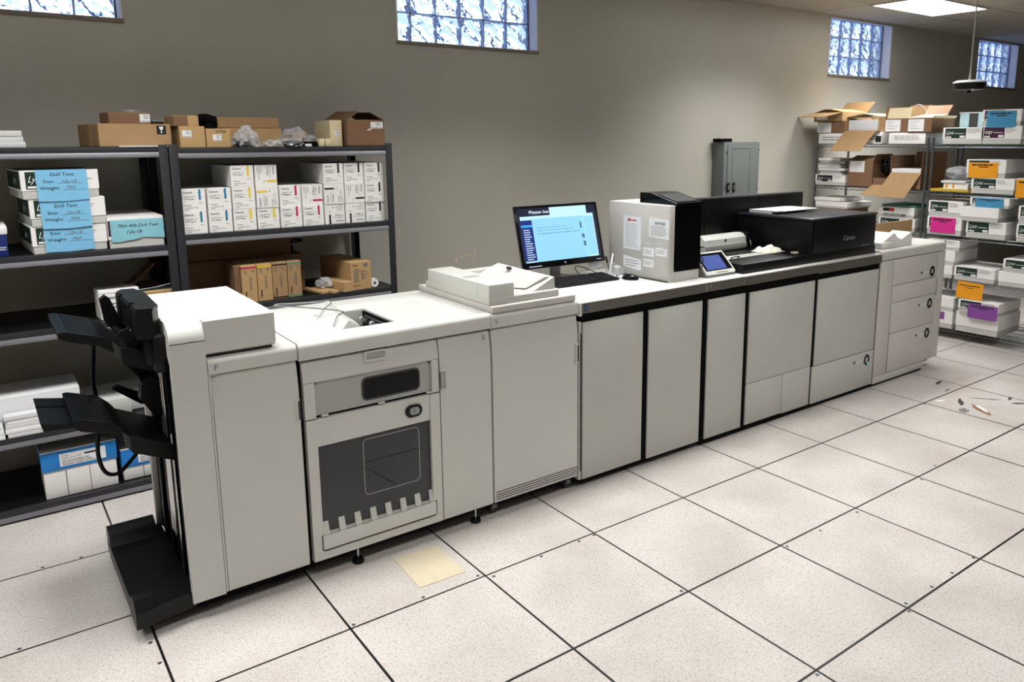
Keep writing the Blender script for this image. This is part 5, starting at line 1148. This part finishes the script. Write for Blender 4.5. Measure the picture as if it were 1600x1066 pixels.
for (c, r_, sd, lb) in (((XB+.13, 1.565, Z0+.21), (.07, .062, .085), 2.2, 'crumpled black plastic bag stuffed between the cartons'),):
    mb = MB(); blob(mb, c, r_, gloss, 22, seed=sd, amp=.5, fl=Z0+.105); tag(mb.build('black_bag', origin=(c[0], c[1], Z0+.1), smooth=25), lb, 'bag')
t, hw, h = kraft('open carton full of paper with big tan flap hanging off the second shelf', 1.47, 1.165, Z0+.004, Z0+.15, carton2, d=.45, dx=-.01)
MB().box(-hw+.01, hw-.01, .01, .42, .006, h+.045, papere, .003).build('paper_ream', t)
flap(t, (-hw+.01, -.001, h+.01), (hw+.005, -.001, h+.01), (-.10, -.09, -.235), carton, 'front_flap'); flap(t, (-hw, .0, h), (-hw, .45, h), (-.005, 0, .17), carton2, 'side_flap'); flap(t, (-hw, .45, h), (hw, .45, h), (0, .02, .2), carton2, 'back_flap'); flap(t, (hw, 0, h), (hw, .45, h), (.01, 0, .2), carton2, 'side_flap')
# third shelf, far unit
Z0 = wz(2)
wreams('white carton at the wall end of the third wire shelf, topmost', 2.30, 2.0, Z0+.232, Z0+.275, lab=None)
wreams('long white carton second from top at the wall end of the third shelf', 2.285, 1.91, Z0+.168, Z0+.230, lab=None)
t, hw, h = kraft('brown carton beneath white boxes at the wall end of the third shelf', 2.28, 1.93, Z0, Z0+.166, carton2); flap(t, (-hw, 0, h), (hw, 0, h), (0, .4, 0), carton2)
r = wreams('white box with red-and-black label and teal lid on the third shelf', 1.565, 1.205, Z0+.122, Z0+.225, lab=None, d_=.46, lid_m=cboard)
mb = MB(); mb.box(-.16, .18, .02, .45, .1035, .125, teal, .003); mb.build('teal_lid', r)
mb = MB(); mb.slab(LF, -.135, .060, -.02, .092, ink, 0, .001); mb.slab(LF, -.07, .061, -.022, .091, inkr, .001, .0014); mb.lines(LF, -.13, .015, .12, .045, 2, inkg, jit=.3, thick=.5); mb.slab(LF, .05, .02, .10, .03, ink, 0, .001); mb.build('printed_label', r)
wreams('white box under the red-labelled one on the third shelf', 1.56, 1.19, Z0, Z0+.120, word='Lynx')
# near unit, top shelf
Z0 = wz(0)
t = thing('wrapped_carton', 'long pale blue wrapped carton with dark strap at the back of the top shelf', 'carton', (XB+.30, .80, Z0), rz=RZ)
MB().box(-.20, .25, 0, .2, 0, .275, pwrap, .004).build('carton', t); MB().box(-.115, -.035, -.002, .202, 0, .276, dkgrey, .002).build('dark_strap', t); MB().box(-.205, .27, -.008, .21, .276, .284, paper, .002).build('white_lid', t)
wreams('white ream box with green label alone in front of the pale blue carton', .995, .64, Z0, Z0+.145, d_=.27)
wreams('lower ream box with maroon label and white script', .655, .33, Z0, Z0+.152, lab=maroon, word='cougar', d_=.27)
wreams('ream box with deep blue sheet on top of the maroon-labelled box', .662, .345, Z0+.1525, Z0+.292, lab=maroon, word='cougar', d_=.27, sheet=sheetb2, sheet_at=(-.118, -.012, .12, .128))
wreams('upper ream box at the right picture edge of the top shelf', .318, .0, Z0+.1525, Z0+.29)
wreams('lower ream box at the right picture edge of the top shelf', .312, .0, Z0, Z0+.15)
# second shelf
Z0 = wz(1)
mb = MB(); mb.box(XB, XB+.4, .72, 1.07, Z0, Z0+.022, yellowm, .003); tag(mb.build('yellow_board', origin=(XB+.2, .9, Z0)), 'flat yellow board lying on the second wire shelf', 'board')
t, hw, h, b = box_thing('small_carton', 'small white carton with orange marks on the yellow board', 'carton', -.11, .11, 0, .055, cboard, y=0, d=.2); t.location = (XB+.02, .85, Z0+.0225); t.rotation_euler = (0, 0, RZ)
mb = MB()
for x in (-.09, -.03): mb.slab(LF, x, .01, x+.02, .045, sheeto, 0, .001)
mb.build('orange_marks', t)
mb = MB(); mb.box(XB+.01, XB+.3, .76, .98, Z0+.078, Z0+.10, papere, .003); tag(mb.build('paper_pad', origin=(XB+.15, .87, Z0+.078)), 'pad on top of the small carton with orange marks', 'paper')
mb = MB(); blob(mb, (XB+.16, .885, Z0+.165), (.13, .118, .062), film, 22, seed=4.4, amp=.3, fl=Z0+.101); tag(mb.build('plastic_bag', origin=(XB+.16, .885, Z0+.1), smooth=25), 'clear plastic bag of dark parts lying on the pad', 'plastic bag')
mb = MB(); blob(mb, (XB+.18, .885, Z0+.155), (.08, .085, .03), ink, 18, seed=1.4, amp=.3, fl=Z0+.102); tag(mb.build('dark_part', origin=(XB+.18, .885, Z0+.1), smooth=25), 'dark bundle inside the clear bag on the pad', 'spare part')
wreams('ream box under the orange-sheeted one, green label showing', .705, .345, Z0, Z0+.134)
wreams('ream box with orange sheet and black end on the second shelf', .755, .43, Z0+.1345, Z0+.295, lab=dgreen, sheet=sheeto, sheet_at=(-.14, .002, .10, .135), rz=.06)
wreams('ream box behind the orange sheet at the right picture edge', .33, .02, Z0, Z0+.14, sheet=sheeto, sheet_at=(-.155, -.02, .06, .135))
# third shelf
Z0 = wz(2)
wreams('lower ream box with pink sheet at left of the third shelf', 1.071, .755, Z0, Z0+.165, sheet=sheetp, sheet_at=(-.125, .02, .105, .160))
wreams('upper ream box with green label above the pink-sheeted box', 1.071, .76, Z0+.1655, Z0+.31)
wreams('bottom ream box of the middle stack on the third shelf', .715, .375, Z0, Z0+.15)
wreams('big plain white box in the middle stack of the third shelf', .765, .44, Z0+.1505, Z0+.275, lab=None, dx=-.02)
wreams('top ream box with deep blue sheet in the middle stack', .70, .37, Z0+.2755, Z0+.360, sheet=sheetb2, sheet_at=(-.115, .002, .12, .083))
wreams('bottom ream box at right picture edge, third shelf', .292, .0, Z0, Z0+.155)
wreams('upper ream box at right picture edge, third shelf', .29, .0, Z0+.1555, Z0+.31)
# fourth shelf
Z0 = wz(3)
wreams('lowest white box at left of the fourth shelf behind the paper deck', 1.071, .80, Z0, Z0+.118, lab=None)
wreams('middle white box at left of the fourth shelf', 1.071, .79, Z0+.1185, Z0+.255, lab=None)
wreams('topmost slanting ream box with green label at left of the fourth shelf', 1.04, .76, Z0+.2555, Z0+.352, rz=.08)
wreams('ream box with green label in the centre of the fourth shelf', .785, .43, Z0, Z0+.126)
wreams('plain white box at right of the fourth shelf', .40, .02, Z0, Z0+.125, lab=None)
wreams('ream box with green label tilted on the plain white box, fourth shelf', .37, .02, Z0+.1255, Z0+.24)
t = thing('orange_sheet', 'orange paper sheet hanging from the front edge of the fourth shelf', 'paper sheet', (XW-.006, .64, .40)); 
fr = (V((0, .115, 0)), -Y, Z); mb = MB(); mb.shape(fr, [(0, .005), (.235, 0), (.24, .15), (.012, .16)], sheeto, 0, .001); mb.build('sheet', t)
mb = MB(); mb.lines(fr, .03, .115, .21, .135, 1, ink, jit=.1, lift=.0016); mb.lines(fr, .08, .098, .16, .110, 1, ink, jit=.1, lift=.0016); mb.build('printing', t)
# bottom shelf
Z0 = wz(4)
wreams('lower white box with violet patch at left of the bottom shelf', 1.07, .76, Z0, Z0+.16, lab=None, sheet=sheetv, sheet_at=(-.05, .08, .08, .15), sheet_lines=False)
wreams('upper white box at left of the bottom shelf', 1.071, .76, Z0+.1605, Z0+.29, lab=None)
wreams('large plain white box on the bottom shelf under the violet sheet', .73, .36, Z0, Z0+.185, lab=None)
wreams('ream box with violet sheet resting on the large plain white box', .71, .36, Z0+.1855, Z0+.30, sheet=sheetv, sheet_at=(-.085, -.04, .17, .09), rz=.0, dx=-.022)

# ================================================================ WALL AND CEILING THINGS
t = thing('electrical_panel', 'grey electrical panel box mounted on the back wall above the black printer housing', 'electrical panel', (5.0, YW, 1.2), world=True)
mb = MB(); mb.box(4.735, 5.245, 2.305, YW, 1.02, 1.815, panelg, .003); bd = mb.build('box', t)
mb = MB(); mb.box(4.78, 5.24, 2.297, 2.305, 1.03, 1.80, panelg, .002); d = mb.build('cover', t)
mb = MB(); ring(mb, front(2.297), rrect(4.845, 1.06, 5.10, 1.755, .01, 2), rrect(4.849, 1.064, 5.096, 1.751, .01, 2), dkgrey, 0, .001); mb.build('door_outline', d)
for x in (4.795, 4.875):
    mb = MB(); mb.shape(front(2.297), rrect(x-.018, 1.345, x+.018, 1.435, .017), black, 0, .008); mb.slab(front(2.297), x-.006, 1.37, x+.006, 1.41, silver, .008, .010); mb.build('latch', d)
mb = MB()
for (x, z) in ((4.765, 1.72), (5.232, 1.74), (5.232, 1.36), (4.755, 1.39)): mb.lathe([(.008, 0), (.006, .003)], (0, 0, 0), ink, 10, mx=Matrix.Translation((x, 2.297, z)) @ Matrix.Rotation(PI/2, 4, 'X'))
mb.build('screw', d)
mb = MB(); mb.box(4.70, 4.86, 2.32, 2.42, 1.8155, 1.848, blackm, .004); tag(mb.build('black_box', origin=(4.78, 2.37, 1.8155)), 'small black box on top of the grey electrical panel', 'box')
AX, AY, AZ = 5.52, .48, 2.25
t = thing('pendant_sensor', 'round black-and-white puck hanging from the ceiling on a thin rod', 'ceiling fixture', (AX, AY, AZ), world=True)
mb = MB(); mb.lathe([(.02, .050), (.095, .046), (.118, .034), (.122, .026)], (AX, AY, AZ), paper, 32); mb.build('white_cap', t)
mb = MB(); mb.lathe([(.05, -.030), (.108, -.026), (.117, -.012), (.121, .026)], (AX, AY, AZ), black, 32); mb.lathe([(.012, -.05), (.014, -.03)], (AX, AY, AZ), blackm, 12); mb.build('housing', t)
mb = MB(); mb.tube([(AX, AY, AZ+.048), (AX, AY, H)], .006, lgrey, 8); mb.lathe([(.012, 0), (.008, .05)], (AX, AY, AZ+.05), lgrey, 10); mb.build('rod', t)

for o in bpy.data.objects:
    for k in ('_w', '_o'):
        if k in o: del o[k]
